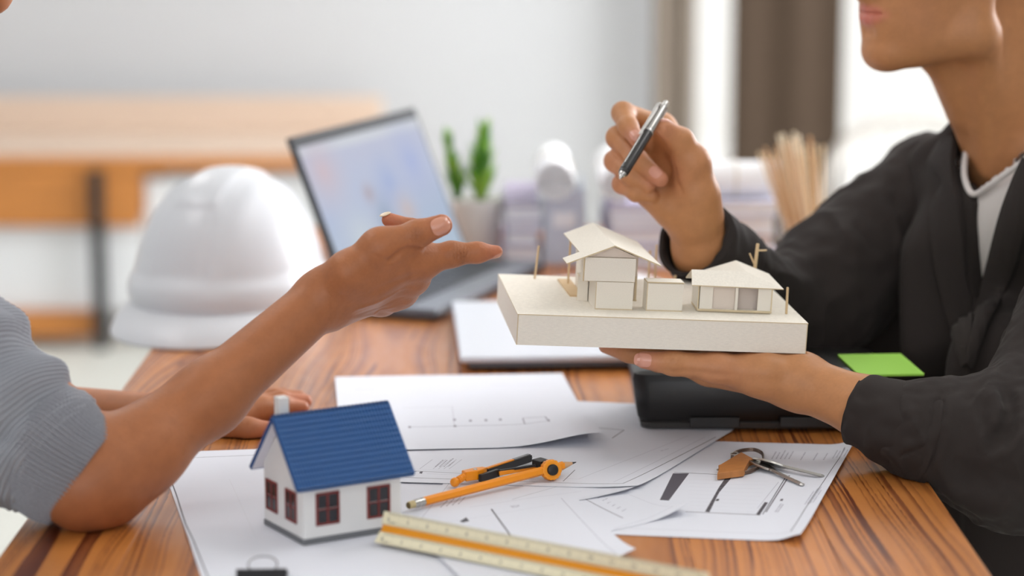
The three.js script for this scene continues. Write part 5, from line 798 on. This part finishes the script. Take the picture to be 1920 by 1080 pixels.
// ---------------------------------------------------------------- the man on the right, holding the model and a pen
{
  const t = thing('person', 'person in a dark open jacket and white T-shirt holding the card model and a pen', 'person');
  const base = [0.51, 0.230, 0.095], red = [0.58, 0.225, 0.14], dark = [0.40, 0.165, 0.062], lipC = [0.60, 0.185, 0.135];
  const d = V(-0.906, 0, 0.423), up = V(0, 1, 0), s = V(0.423, 0, 0.906), O = at(1624, 24, 2.49);
  const F = (x, y, z) => O.clone().addScaledVector(d, x * mm).addScaledVector(up, y * mm).addScaledVector(s, z * mm), fb = [d, up, s], r3 = (...r) => r.map((q) => q * mm);
  // ---- head and neck
  const headSpec = { body: [
    blob(F(-100, 88, 0), r3(95, 92, 76), 0.02, fb), blob(F(-56, 26, 0), r3(50, 70, 60), 0.03, fb), blob(F(-62, -14, 0), r3(50, 40, 52), 0.02, fb),
    limb(F(-98, -22, 52), F(-27, -42, 12), 0.017, 0.0155, 0.02), limb(F(-98, -22, -52), F(-27, -42, -12), 0.017, 0.0155, 0.02), limb(F(-96, 20, 58), F(-98, -22, 53), 0.016, 0.016, 0.03), limb(F(-96, 20, -58), F(-98, -22, -53), 0.016, 0.016, 0.03),
    blob(F(-21, -40, 0), r3(16.5, 15.5, 20), 0.016, fb), blob(F(-27, 4, 0), r3(22, 25, 28), 0.02, fb), blob(F(-28, -16, 0), r3(21, 18, 28), 0.014, fb),
    limb(F(-6, 14, 0), F(2, 23, 0), 0.0095, 0.010, 0.010), limb(F(2, 24, 0), F(-16, 66, 0), 0.0098, 0.0065, 0.012), blob(F(-10, 21, 13), r3(9, 7, 6), 0.007, fb), blob(F(-10, 21, -13), r3(9, 7, 6), 0.007, fb),
    ...[1, -1].flatMap((q) => [limb(F(-4, 4.2, 0), F(-5.2, 5.2, q * 9), 0.0050, 0.0050, 0.003), limb(F(-5.2, 5.2, q * 9), F(-9.5, 3.2, q * 18), 0.0050, 0.0042, 0.003), limb(F(-9.5, 3.2, q * 18), F(-16, -0.2, q * 27), 0.0042, 0.0024, 0.003), limb(F(-5.5, -6.4, 0), F(-7, -6, q * 10), 0.0062, 0.0060, 0.004), limb(F(-7, -6, q * 10), F(-11, -4.4, q * 18), 0.0060, 0.0048, 0.004), limb(F(-11, -4.4, q * 18), F(-16.5, -1.4, q * 27), 0.0048, 0.0024, 0.004), blob(F(-112, 60, q * 76), r3(17, 32, 7), 0.008, fb), limb(F(-108, 36, q * 74), F(-112, 82, q * 79), 0.006, 0.006, 0.006)]),
    limb(F(-130, -28, 0), F(-194, -152, 0), 0.049, 0.054, 0.02), limb(F(-92, -56, 0), F(-128, -104, 0), 0.008, 0.010, 0.03), limb(F(-168, 20, 0), F(-232, -152, 0), 0.055, 0.056, 0.02), limb(F(-112, -22, 54), F(-150, -168, 18), 0.011, 0.009, 0.02), limb(F(-200, -150, 20), F(-205, -178, 130), 0.026, 0.030, 0.03), limb(F(-200, -150, -20), F(-205, -178, -130), 0.026, 0.030, 0.03), blob(F(-208, -235, 0), r3(58, 75, 115), 0.03, fb),
  ], mods: [] };
  const mouth = [F(-14, -0.6, 28), F(-6, 0, 18), F(-1, -0.7, 9), F(0.8, -1.1, 0), F(-1, -0.7, -9), F(-6, 0, -18), F(-14, -0.6, -28)];
  headSpec.mods.push(groove(mouth, 0.0016, 0.0030), groove([F(-10, -19, 12), F(-4, -19.5, 0), F(-10, -19, -12)], 0.006, 0.0026), groove([F(4, 10, 0), F(4, 18, 0)], 0.0035, 0.0012, 0), swell(F(-17, -1, 30), 0.004, -0.0012), swell(F(-17, -1, -30), 0.004, -0.0012));
  for (const q of [1, -1]) headSpec.mods.push(swell(F(-18, 62, q * 31), 0.015, -0.009), swell(F(-40, 25, q * 44), 0.02, 0.003), groove([F(-12, 22, q * 20), F(-24, 4, q * 32)], 0.006, 0.0009));
  headSpec.mods.push((x, y, z, k) => k + 0.00006 * noise3(x * 300, y * 300, z * 300));
  const fh = fieldOf(headSpec), lipPts = [0, 5, 10, 14, 18, 22, 25].flatMap((z) => [1, -1].flatMap((q) => { const u = -0.5 - z * z * 0.02; return [[F(u, 4.6 - z * z * 0.006, q * z), 0.0052 - z * 0.00008], [F(u, -6.4 + z * z * 0.0075, q * z), 0.0062 - z * 0.00012]]; }));
  const headG = meshField(fh, 0.0022, [[0.30, 0.90, O.z - 0.33], [0.74, 1.40, O.z + 0.16]], skinColour(base, [...lipPts.map(([p, r]) => [p, r, lipC, 1.0]), [F(-40, 0, 50), 0.03, red, 0.15], [F(-20, -40, 5), 0.018, red, 0.12], [F(-104, 40, 82), 0.025, red, 0.3], [F(-36, -24, 58), 0.0016, [0.12, 0.06, 0.04], 0.8], [F(-62, -4, 66), 0.0014, [0.12, 0.06, 0.04], 0.8], [F(0, 16, 14), 0.0014, [0.15, 0.08, 0.05], 0.6]]));
  // ---- the hand under the model
  const N = { el: at(1905, 872, 2.225), wr: at(1500, 716, 2.295), thC: at(1432, 702, 2.288), thM: at(1345, 690, 2.284), thI: at(1262, 681, 2.282), thT: at(1207, 675, 2.282),
    inM: at(1330, 692, 2.325), inP: at(1236, 676, 2.338), inD: at(1178, 661, 2.346), inT: at(1136, 649, 2.352), miM: at(1335, 684, 2.348), miP: at(1232, 660, 2.364), miD: at(1176, 645, 2.372), miT: at(1126, 633, 2.378), riM: at(1345, 680, 2.368), riP: at(1250, 656, 2.388), riD: at(1196, 642, 2.396), riT: at(1150, 632, 2.402), piM: at(1362, 680, 2.384), piP: at(1290, 660, 2.406), piD: at(1248, 648, 2.414), piT: at(1215, 640, 2.42) };
  const up3 = (v, q) => v.clone().add(V(0, q, 0));
  const ns = { body: [limb(N.el, at(1640, 772, 2.262), 0.034, 0.0280, 0.02), limb(at(1640, 772, 2.262), N.wr, 0.0285, 0.0255, 0.02), limb(N.wr, N.inM, 0.0225, 0.0135, 0.014), limb(N.wr, N.miM, 0.022, 0.0130, 0.012), limb(N.wr, N.riM, 0.021, 0.0125, 0.012), limb(N.wr, N.piM, 0.019, 0.0115, 0.012), limb(N.wr, N.thC, 0.022, 0.0185, 0.014), limb(N.thC, N.thM, 0.0185, 0.0135, 0.014), limb(N.thC, N.inM, 0.016, 0.013, 0.014)],
    fingers: [chain([N.thM, N.thI, N.thT], [0.0135, 0.0112, 0.0082], 0.006), chain([N.inM, N.inP, N.inD, N.inT], [0.0125, 0.0108, 0.0092, 0.0072], 0.005), chain([N.miM, N.miP, N.miD, N.miT], [0.0125, 0.0108, 0.0092, 0.0072], 0.005), chain([N.riM, N.riP, N.riD, N.riT], [0.0118, 0.0100, 0.0086, 0.0068], 0.005), chain([N.piM, N.piP, N.piD, N.piT], [0.0105, 0.0088, 0.0076, 0.006], 0.005)], fingerK: 0.009, mods: [] };
  // the palm and fingers press flat against the underside of the board
  const q0 = new THREE.Quaternion().setFromAxisAngle(V(0.0175, 0.0981, -0.0525).normalize(), Math.hypot(0.0175, 0.0981, 0.0525)), bn = V(0, 1, 0).applyQuaternion(q0), bp = V(0.0052, 0.8969, -2.211).addScaledVector(bn, -0.0298), bx = V(1, 0, 0).applyQuaternion(q0), bz = V(0, 0, 1).applyQuaternion(q0);
  const press = (x, y, z, k) => { const px = x - bp.x, py = y - bp.y, pz = z - bp.z, h = px * bn.x + py * bn.y + pz * bn.z; const u = px * bx.x + py * bx.y + pz * bx.z - 0.276, w = px * bz.x + py * bz.y + pz * bz.z; const out = Math.max(u, w, -h); return out > 0.004 ? k : -smin(-k, out + 0.0004, 0.004); };
  ns.mods.push(press);
  const fn0 = fieldOf(ns), hn = (px, py) => march(fn0, px, py, 1.9, 2.7) ?? at(px, py, 2.28), LN = (...q) => q.map((p) => hn(...p)), dT = N.thT.clone().sub(N.thI).normalize();
  ns.mods.push(wrinkles(hn(1262, 678), dT, 0.009, 0.003, 0.0006), groove(LN([1235, 692], [1300, 697], [1345, 703], [1390, 706]), 0.003, 0.0013), groove(LN([1390, 712], [1440, 716], [1490, 712]), 0.006, 0.001), groove(LN([1500, 690], [1530, 730], [1528, 772]), 0.003, 0.0004), (x, y, z, k) => k + 0.00006 * noise3(x * 380, y * 380, z * 380));
  const fn = fieldOf(ns), handN = meshField(fn, 0.0018, [[0.06, 0.76, -2.47], [0.40, 0.885, -2.14]], skinColour(base, [[N.thT, 0.016, red, 0.9], [N.inT, 0.02, red, 0.5], [hn(1262, 680), 0.007, dark, 0.35], [N.thM, 0.03, red, 0.25]]));
  const upperN = at(2120, 410, 2.42), armN = meshField(fieldOf({ body: [limb(upperN, N.el, 0.05, 0.042, 0.02), limb(N.el, at(1660, 780, 2.262), 0.034, 0.024, 0.02)] }), 0.009, null, skinColour(base, []));
  // ---- the hand with the pen
  const SF = at(1748, 350, 2.73), EF = at(1484, 606, 2.63), R = { cf: at(1320, 470, 2.475), wr: at(1300, 405, 2.452), thC: at(1305, 362, 2.438), thM: at(1298, 306, 2.425), thI: at(1276, 264, 2.415), thT: at(1245, 240, 2.402),
    inM: at(1240, 240, 2.482), inP: at(1168, 212, 2.452), inD: at(1178, 238, 2.428), inT: at(1194, 262, 2.412), miM: at(1226, 276, 2.486), miP: at(1158, 258, 2.452), miD: at(1193, 298, 2.425), miT: at(1238, 336, 2.412), riM: at(1218, 314, 2.482), riP: at(1153, 302, 2.450), riD: at(1182, 330, 2.428), riT: at(1216, 348, 2.424), piM: at(1226, 352, 2.476), piP: at(1166, 345, 2.446), piD: at(1192, 362, 2.430), piT: at(1222, 368, 2.430) };
  const rs = { body: [limb(SF, EF, 0.05, 0.042, 0.02), limb(EF, R.cf, 0.042, 0.0285, 0.02), limb(R.cf, R.wr, 0.0285, 0.0262, 0.02), limb(R.wr, R.inM, 0.0235, 0.0138, 0.014), limb(R.wr, R.miM, 0.023, 0.0135, 0.012), limb(R.wr, R.riM, 0.0225, 0.0130, 0.012), limb(R.wr, R.piM, 0.0215, 0.0130, 0.012), limb(R.wr, R.thC, 0.022, 0.0205, 0.014), limb(R.thC, R.thM, 0.0205, 0.0165, 0.014), limb(R.thM, R.inM, 0.014, 0.012, 0.014), limb(at(1250, 390, 2.445), at(1215, 365, 2.45), 0.016, 0.013, 0.014)],
    fingers: [chain([R.thM, R.thI, R.thT], [0.0165, 0.0128, 0.0092], 0.006), chain([R.inM, R.inP, R.inD, R.inT], [0.0125, 0.0112, 0.0098, 0.0076], 0.005), chain([R.miM, R.miP, R.miD, R.miT], [0.0125, 0.0114, 0.0104, 0.0080], 0.005), chain([R.riM, R.riP, R.riD, R.riT], [0.0120, 0.0106, 0.0094, 0.0074], 0.005), chain([R.piM, R.piP, R.piD, R.piT], [0.0112, 0.0094, 0.0082, 0.0066], 0.005)], fingerK: 0.007, mods: [] };
  const fr0 = fieldOf(rs), hr = (px, py) => march(fr0, px, py, 2.0, 2.8) ?? at(px, py, 2.42);
  rs.mods.push(groove([[1262, 300], [1268, 340], [1285, 372]].map((p) => hr(...p)), 0.003, 0.0018), groove([[1232, 372], [1262, 385], [1290, 380]].map((p) => hr(...p)), 0.003, 0.001), (x, y, z, k) => k + 0.00006 * noise3(x * 380, y * 380, z * 380));
  const frf = fieldOf(rs), handR = meshField(frf, 0.0020, [[0.07, 0.86, -2.50], [0.30, 1.10, -2.28]], skinColour(base, [[R.inT, 0.014, red, 0.9], [R.miT, 0.016, red, 0.9], [R.thT, 0.014, red, 0.6], [R.riP, 0.02, red, 0.4], [R.piP, 0.02, red, 0.4], [R.thM, 0.025, red, 0.2]]));
  const armR = meshField(fieldOf({ body: rs.body.slice(0, 3) }), 0.009, null, skinColour(base, []));
  // ---- trunk
  const CF = at(1850, 450, 2.54), C = CF.clone().addScaledVector(d, -0.118), hip = V(C.x + 0.085, 0.53, C.z - 0.035), SN = V(0.602, 0.965, SF.z + 0.345);
  const trunkBody = (g) => [blob(C.clone().add(V(0.005, -0.01, 0)), [0.118 + g, 0.185 + g, 0.175 + g], 0.05, fb), blob(C.clone().lerp(hip, 0.55), [0.126 + g, 0.20, 0.172 + g], 0.05, fb), blob(hip, [0.125 + g, 0.10 + g, 0.17 + g], 0.05, fb)];
  const trunkG = meshField(fieldOf({ body: [...trunkBody(-0.016), limb(hip.clone().addScaledVector(s, 0.09), V(0.30, 0.50, hip.z + 0.20), 0.07, 0.055, 0.03), limb(hip.clone().addScaledVector(s, -0.09), V(0.30, 0.50, hip.z - 0.14), 0.07, 0.055, 0.03), limb(V(0.30, 0.50, hip.z + 0.20), V(0.36, 0.09, hip.z + 0.20), 0.05, 0.036, 0.02), limb(V(0.30, 0.50, hip.z - 0.14), V(0.36, 0.09, hip.z - 0.14), 0.05, 0.036, 0.02)] }), 0.012, null, skinColour(base, []));
  part('body', weld([headG, handN, armN, handR, armR, trunkG]), skinMat, t);
  const eyeW = M('#e8e4de', 0.3), iris = M('#2a1a12', 0.2); for (const q of [31, -31]) { const p = F(-27, 62, q), e = part('eye', new THREE.SphereGeometry(0.0112, 20, 14).translate(p.x, p.y, p.z), eyeW, t), p2 = F(-20.8, 62, q); part('iris', new THREE.SphereGeometry(0.0058, 16, 10).translate(p2.x, p2.y, p2.z), iris, e); }
  part('hair', meshField(fieldOf({ body: [blob(F(-108, 112, 0), r3(98, 82, 82), 0.02, fb), blob(F(-168, 78, 0), r3(42, 60, 66), 0.03, fb)], mods: [(x, y, z, k) => k + 0.0025 * noise3(x * 70, y * 200, z * 200)] }), 0.0045), M('#17120f', 0.5), t);
  const nailM = M('#d99a84', 0.28, { clearcoat: 0.4, clearcoatRoughness: 0.2 });
  part('thumbnail', nailOn(fn, hn(1206, 673).add(V(0, -0.001, 0)), dT, 0.0078, 0.0064, 0.0005, 0.001), nailM, t);
  part('fingernail', nailOn(frf, hr(1190, 252), R.inT.clone().sub(R.inD).normalize(), 0.0062, 0.0050), nailM, t);
  part('fingernail', nailOn(frf, hr(1229, 322), R.miT.clone().sub(R.miD).normalize(), 0.0066, 0.0056), nailM, t);
  part('thumbnail', nailOn(frf, R.thT.clone().add(V(0.002, 0.0085, -0.001)), R.thT.clone().sub(R.thI).normalize(), 0.0070, 0.0058), nailM, t);
  // ---- T-shirt with its wide collar
  const cp = at(1824, 364, 2.534), cn = at(1940, 285, 2.487).sub(cp).cross(at(1824, 250, 2.61).sub(cp)).normalize(); if (cn.y < 0) cn.negate();
  const cotton = M('#dcd6d2', 0.9), shirtSpec = { body: [trunkBody(0.001)[0], trunkBody(-0.012)[1], limb(SF.clone().lerp(SN, 0.15), SN.clone().lerp(SF, 0.15), 0.045, 0.045, 0.06)], mods: [(x, y, z, k) => { const p = V(x, y, z).sub(O), u = p.dot(d) * 1000, w = p.dot(s) * 1000; const cut = Math.hypot(u + 190, w) * mm - 0.061; const q = (x - cp.x) * cn.x + (y - cp.y) * cn.y + (z - cp.z) * cn.z; const c2 = Math.hypot(u + 186, w * 0.82) * mm - 0.0745; return Math.max(y > 0.95 ? Math.max(k, -cut) : k, q, q > -0.012 ? -c2 : -1); }, (x, y, z, k) => k + 0.003 * noise3(x * 14, y * 5, z * 14)] };
  const shirt = part('tshirt', meshField(fieldOf(shirtSpec), 0.006), cotton, t);
  const ring = [at(1824, 250, 2.61), at(1810, 296, 2.577), at(1809, 334, 2.555), at(1824, 364, 2.534), at(1858, 346, 2.505), at(1898, 318, 2.487), at(1940, 285, 2.487), at(1965, 245, 2.505), at(1968, 215, 2.56), at(1930, 205, 2.617), at(1868, 216, 2.637)];
  part('collar', tube(ring, 0.0033, 120, 12, true), cotton, shirt);
  // ---- jacket: trunk with an open front, two sleeves with turned cuffs, lapels
  const weave = dataTexture(128, 128, (u, v) => { const n = 0.9 + 0.12 * noise2(u * 64, v * 6) * 0.5 + 0.12 * noise2(u * 6, v * 64) * 0.5; return [n, n, n]; });
  const cloth = M('#2a2320', 0.92, { sheen: 0.2, sheenRoughness: 0.55, sheenColor: '#6d6660' });
  const jb = { body: [...trunkBody(0.008), limb(SF, SN, 0.052, 0.058, 0.06), limb(at(1700, 520, 2.72), at(1690, 640, 2.74), 0.062, 0.075, 0.06), limb(at(1752, 480, 2.60), at(1758, 640, 2.60), 0.035, 0.04, 0.05), limb(at(1804, 238, 2.63), at(1762, 304, 2.68), 0.017, 0.026, 0.012), limb(at(1762, 304, 2.68), SF, 0.027, 0.048, 0.02), limb(V(0.505, 0.80, -2.43), V(0.51, 0.54, -2.41), 0.06, 0.075, 0.05), limb(F(-150, -140, 60), SN, 0.022, 0.05, 0.04)] };
  const fj0 = fieldOf(jb), hj = (px, py) => march(fj0, px, py, 1.8, 3.2) ?? at(px, py, 2.5);
  const lat = (p) => [(p.x - C.x) * s.x + (p.z - C.z) * s.z, p.y], V2 = [[1765, 150], [1776, 240], [1792, 334], [1822, 380], [1824, 450], [1824, 520], [1832, 574], [1850, 480], [1871, 400], [1893, 340], [1920, 280], [1960, 150]].map(([x, y]) => lat(hj(x, Math.max(y, 300)).add(V(0, y < 300 ? (300 - y) * 0.00055 : 0, 0))));
  const poly = (x, y) => { let best = 1e9, inside = false; for (let i = 0, j = V2.length - 1; i < V2.length; j = i++) { const [ax, ay] = V2[j], [bx2, by2] = V2[i], ex = bx2 - ax, ey = by2 - ay, q = clamp(((x - ax) * ex + (y - ay) * ey) / (ex * ex + ey * ey || 1e-9), 0, 1); best = Math.min(best, Math.hypot(x - ax - ex * q, y - ay - ey * q)); if ((ay > y) !== (by2 > y) && x < (bx2 - ax) * (y - ay) / (by2 - ay) + ax) inside = !inside; } return inside ? -best : best; };
  const open = (x, y, z, k) => { const fw = (x - C.x) * d.x + (z - C.z) * d.z, [w, h] = [(x - C.x) * s.x + (z - C.z) * s.z, y]; let q = k; if (fw > -0.01) q = Math.max(q, -poly(w, h)); const p = V(x, y, z).sub(O), u = p.dot(d) * 1000, w2 = p.dot(s) * 1000; return y > 0.96 ? Math.max(q, -(Math.hypot(u + 192, w2) * mm - 0.064)) : q; };
  const drape = (x, y, z, k) => k + 0.004 * Math.sin((x * s.x + z * s.z) * 95 + 2.5 * noise3(x * 5, y * 3, z * 5)) * smooth(1.0, 0.8, y) + 0.004 * noise3(x * 9, y * 6, z * 9);
  const jacketTrunk = meshField(fieldOf({ ...jb, mods: [drape, open, (x, y, z, k) => Math.max(k, x > TX1 + 0.004 ? -1 : TABLE_Y + 0.0006 - y)] }), 0.005);
  const ridged = (x, y, z) => 1 - Math.abs(noise3(x, y, z)) * 2;
  // near sleeve
  const cN = at(1632, 776, 2.262), aN = cN.clone().sub(N.el).normalize(), plane = (c, n) => (x, y, z, k) => Math.max(k, (x - c.x) * n.x + (y - c.y) * n.y + (z - c.z) * n.z);
    const sn = { body: [limb(at(1665, 787, 2.258), at(1735, 812, 2.245), 0.033, 0.0410, 0.02), limb(at(1735, 812, 2.245), N.el, 0.0445, 0.057, 0.02), limb(N.el, upperN, 0.057, 0.068, 0.03), limb(at(1870, 790, 2.24), at(1800, 800, 2.25), 0.044, 0.040, 0.03)], mods: [] };
  const fs0 = fieldOf(sn), hs = (px, py) => march(fs0, px, py, 1.6, 2.8) ?? at(px, py, 2.2), LS = (...q) => q.map((p) => hs(...p));
  sn.mods.push(groove(LS([1772, 726], [1760, 770], [1752, 830], [1745, 880]), 0.005, 0.0045), groove(LS([1800, 745], [1776, 800], [1768, 862], [1780, 930]), 0.007, -0.0050), groove(LS([1885, 716], [1893, 770], [1880, 812], [1850, 850]), 0.008, 0.0110), groove(LS([1856, 726], [1872, 770], [1874, 810]), 0.008, -0.0075), groove(LS([1905, 740], [1912, 790], [1918, 850]), 0.010, -0.005), groove(LS([1655, 868], [1700, 850], [1748, 832]), 0.0022, 0.0022), groove(LS([1650, 858], [1700, 841], [1748, 824]), 0.006, -0.0016), groove(LS([1700, 780], [1740, 770]), 0.012, -0.0015), groove(LS([1790, 880], [1850, 900], [1910, 890]), 0.014, 0.008), groove(LS([1760, 905], [1840, 945], [1915, 950]), 0.012, -0.008),
    (x, y, z, k) => k - 0.0022 * Math.max(0, ridged(x * 20, y * 12, z * 17)) + 0.0009 * noise3(x * 55, y * 55, z * 55), (x, y, z, k) => Math.max(k, TABLE_Y + 0.0006 - y - (x > TX1 ? 0.05 : 0)));
  
  const nCuff = clothTube([at(1603, 766, 2.268), at(1612, 769, 2.266), at(1650, 782, 2.26), at(1700, 800, 2.25), at(1752, 818, 2.242), at(1768, 824, 2.24)], [0.0328, 0.0346, 0.0382, 0.0430, 0.0484, 0.0462], 70, 120, (q, th) => 0.0016 * noise2(q * 4, 1.5 * Math.sin(th)) + 0.0011 * Math.sin(q * 13 + 2 * Math.sin(th + 1)) * smooth(0.1, 0.5, q) - 0.0015 * (1 - smooth(0, 0.06, q)), () => 1, 0.004);
  const sleeveN = meshField(fieldOf(sn), 0.0032);
  // far sleeve
  const cR = at(1312, 456, 2.468), aR = cR.clone().sub(EF).normalize();
  const sr = { body: [limb(at(1335, 478, 2.49), EF, 0.038, 0.056, 0.02), limb(EF, SF, 0.062, 0.060, 0.03), limb(at(1560, 530, 2.66), at(1640, 480, 2.72), 0.062, 0.07, 0.04)], mods: [(x, y, z, k) => k - 0.004 * Math.max(0, ridged(x * 13, y * 8, z * 11)) + 0.0015 * noise3(x * 30, y * 30, z * 30), plane(cR.clone().addScaledVector(aR, 0.004), aR), (x, y, z, k) => Math.max(k, TABLE_Y + 0.0006 - y - (x > TX1 ? 0.05 : 0))] };
  const sleeveR = meshField(fieldOf(sr), 0.0045);
  const jacket = part('jacket', weld([jacketTrunk, sleeveN, sleeveR]), cloth, t);
  part('sleeve_cuff', nCuff, cloth, jacket);
  { const q = (k) => cR.clone().addScaledVector(aR, k); part('sleeve_cuff', clothTube([q(0.012), q(0.006), q(-0.02), q(-0.05), q(-0.062)], [0.0405, 0.0418, 0.0432, 0.0450, 0.0425], 50, 110, (u, th) => 0.0018 * noise2(u * 4, 1.5 * Math.sin(th)) + 0.001 * Math.sin(u * 12 + 2 * Math.sin(th)), () => 1, 0.004), cloth, jacket); }
  // lapels: folded strips lying on the chest
  const lapel = (inner, outer, lift, label) => {
    const n = 60, m = 12, ci = new THREE.CatmullRomCurve3(inner.map(([x, y]) => V(x, y, 0)), false, 'centripetal'), co = new THREE.CatmullRomCurve3(outer.map(([x, y]) => V(x, y, 0)), false, 'centripetal'), P = [], I = [];
    const pts = []; for (let i = 0; i <= n; i++) for (let j = 0; j <= m; j++) { const a = ci.getPoint(i / n), b = co.getPoint(i / n), q = a.lerp(b, j / m), h = hj(q.x, q.y), g = gradient(fj0, h.x, h.y, h.z, 0.004), e = j / m, roll = lift * Math.sqrt(Math.max(0.02, 1 - Math.pow(Math.abs(e * 2 - 0.8) / 1.25, 2))); pts.push([h, g, roll]); }
    for (const low of [0, 1]) for (const [h, g, roll] of pts) { const q = h.clone().addScaledVector(g, low ? -0.001 : roll + 0.0022); P.push(q.x, q.y, q.z); }
    const S = (n + 1) * (m + 1), id = (k, i, j) => k * S + i * (m + 1) + j; for (let i = 0; i < n; i++) for (let j = 0; j < m; j++) { const [a, b, c, e] = [id(0, i, j), id(0, i, j + 1), id(0, i + 1, j + 1), id(0, i + 1, j)]; I.push(a, b, c, a, c, e, a + S, c + S, b + S, a + S, e + S, c + S); }
    const edge = []; for (let j = 0; j < m; j++) edge.push([[0, j], [0, j + 1]], [[n, j + 1], [n, j]]); for (let i = 0; i < n; i++) edge.push([[i + 1, 0], [i, 0]], [[i, m], [i + 1, m]]); for (const [a, b] of edge) { const p = id(0, ...a), q = id(0, ...b); I.push(p, p + S, q, q, p + S, q + S); }
    const g = new THREE.BufferGeometry(); g.setAttribute('position', new THREE.Float32BufferAttribute(P, 3)); g.setIndex(I); g.computeVertexNormals(); part('lapel', toCreasedNormals(g, 0.8), cloth, jacket, label);
  };
  lapel([[1794, 246], [1793, 276], [1792, 322], [1803, 372], [1812, 450], [1815, 520], [1828, 580], [1822, 680]], [[1778, 252], [1758, 276], [1744, 312], [1772, 338], [1748, 388], [1750, 470], [1768, 570], [1808, 690]], 0.006);
  lapel([[1926, 300], [1907, 342], [1884, 402], [1861, 482], [1840, 574], [1820, 664]], [[1960, 330], [1935, 400], [1912, 480], [1890, 545], [1856, 606], [1824, 692]], 0.007);
  const dk = M('#1d1c20', 0.9), legs = { body: [blob(hip, [0.14, 0.10, 0.18], 0.04, fb), limb(hip.clone().addScaledVector(s, 0.09), V(0.30, 0.50, hip.z + 0.20), 0.082, 0.066, 0.03), limb(hip.clone().addScaledVector(s, -0.09), V(0.30, 0.50, hip.z - 0.14), 0.082, 0.066, 0.03), limb(V(0.30, 0.50, hip.z + 0.20), V(0.36, 0.10, hip.z + 0.20), 0.062, 0.05, 0.02), limb(V(0.30, 0.50, hip.z - 0.14), V(0.36, 0.10, hip.z - 0.14), 0.062, 0.05, 0.02)] };
  part('trousers', meshField(fieldOf(legs), 0.012), dk, t);
  part('shoes', meshField(fieldOf({ body: [limb(V(0.39, 0.042, hip.z + 0.20), V(0.22, 0.036, hip.z + 0.21), 0.041, 0.034, 0.02), limb(V(0.39, 0.042, hip.z - 0.14), V(0.22, 0.036, hip.z - 0.15), 0.041, 0.034, 0.02)], mods: [(x, y, z, k) => Math.max(k, 0.001 - y)] }), 0.008), M('#26211d', 0.5), t);
  // ---- the pen
  {
    const p = thing('ballpoint_pen', 'black ballpoint pen with silver clip and tip held between the fingers', 'pen');
    const a = at(1162, 335, 2.350), b = at(1248, 194, 2.412), e = b.clone().sub(a).normalize(), L = a.distanceTo(b), q = (k) => a.clone().addScaledVector(e, k * L), black = M('#201d1c', 0.28, { clearcoat: 0.6, clearcoatRoughness: 0.15 }), silver = M('#d4d2cf', 0.2, { metalness: 1 });
    part('tip_cone', [rod(q(0), q(0.035), 0.0011, 0.0024, 18), rod(q(0.03), q(0.07), 0.0027, 0.0042, 20)], silver, p); part('barrel', [rod(q(0.065), q(0.10), 0.0048, 0.0053, 24), rod(q(0.10), q(0.62), 0.0054, 0.0056, 24)], black, p);
    part('centre_band', rod(q(0.60), q(0.625), 0.0059, 0.0059, 24), silver, p); part('upper_barrel', rod(q(0.625), q(0.95), 0.0056, 0.0050, 24), M('#b9b6b2', 0.22, { metalness: 1 }), p); part('push_button', rod(q(0.95), q(1.02), 0.0030, 0.0030, 18), silver, p);
    const out = V(-0.65, 0.15, 0.75).addScaledVector(e, -V(-0.65, 0.15, 0.75).dot(e)).normalize(), w = e.clone().cross(out);
    part('clip', [box(L * 0.42, 0.0012, 0.0034, 0, 0, 0, 0.0005).placed(frame3(q(0.72).addScaledVector(out, 0.0078), e, out, w)), box(0.004, 0.003, 0.0034, 0, 0, 0, 0.0006).placed(frame3(q(0.92).addScaledVector(out, 0.0062), e, out, w))], silver, p);
    part('grip_line', box(L * 0.40, 0.0008, 0.0014, 0, 0, 0, 0.0003).placed(frame3(q(0.36).addScaledVector(out, 0.0056), e, out, w)), silver, p);
  }
}
// stools under the two people
for (const [x, z, who] of [[-0.71, -2.31, 'on the left'], [0.70, -2.56, 'on the right']]) {
  const st = thing('stool', `round black stool under the person sitting ${who}`, 'stool', V(x, 0, z)), m = M('#222224', 0.6);
  part('seat', lathe([[0, 0.345], [0.16, 0.345], [0.172, 0.352], [0.172, 0.368], [0.16, 0.376], [0, 0.378]], 40), m, st);
  for (let k = 0; k < 4; k++) { const a = k * Math.PI / 2 + 0.78; part('leg', rod(V(0.19 * Math.cos(a), 0, 0.19 * Math.sin(a)), V(0.12 * Math.cos(a), 0.346, 0.12 * Math.sin(a)), 0.011, 0.013), m, st); }
}

renderer.render(scene, camera);
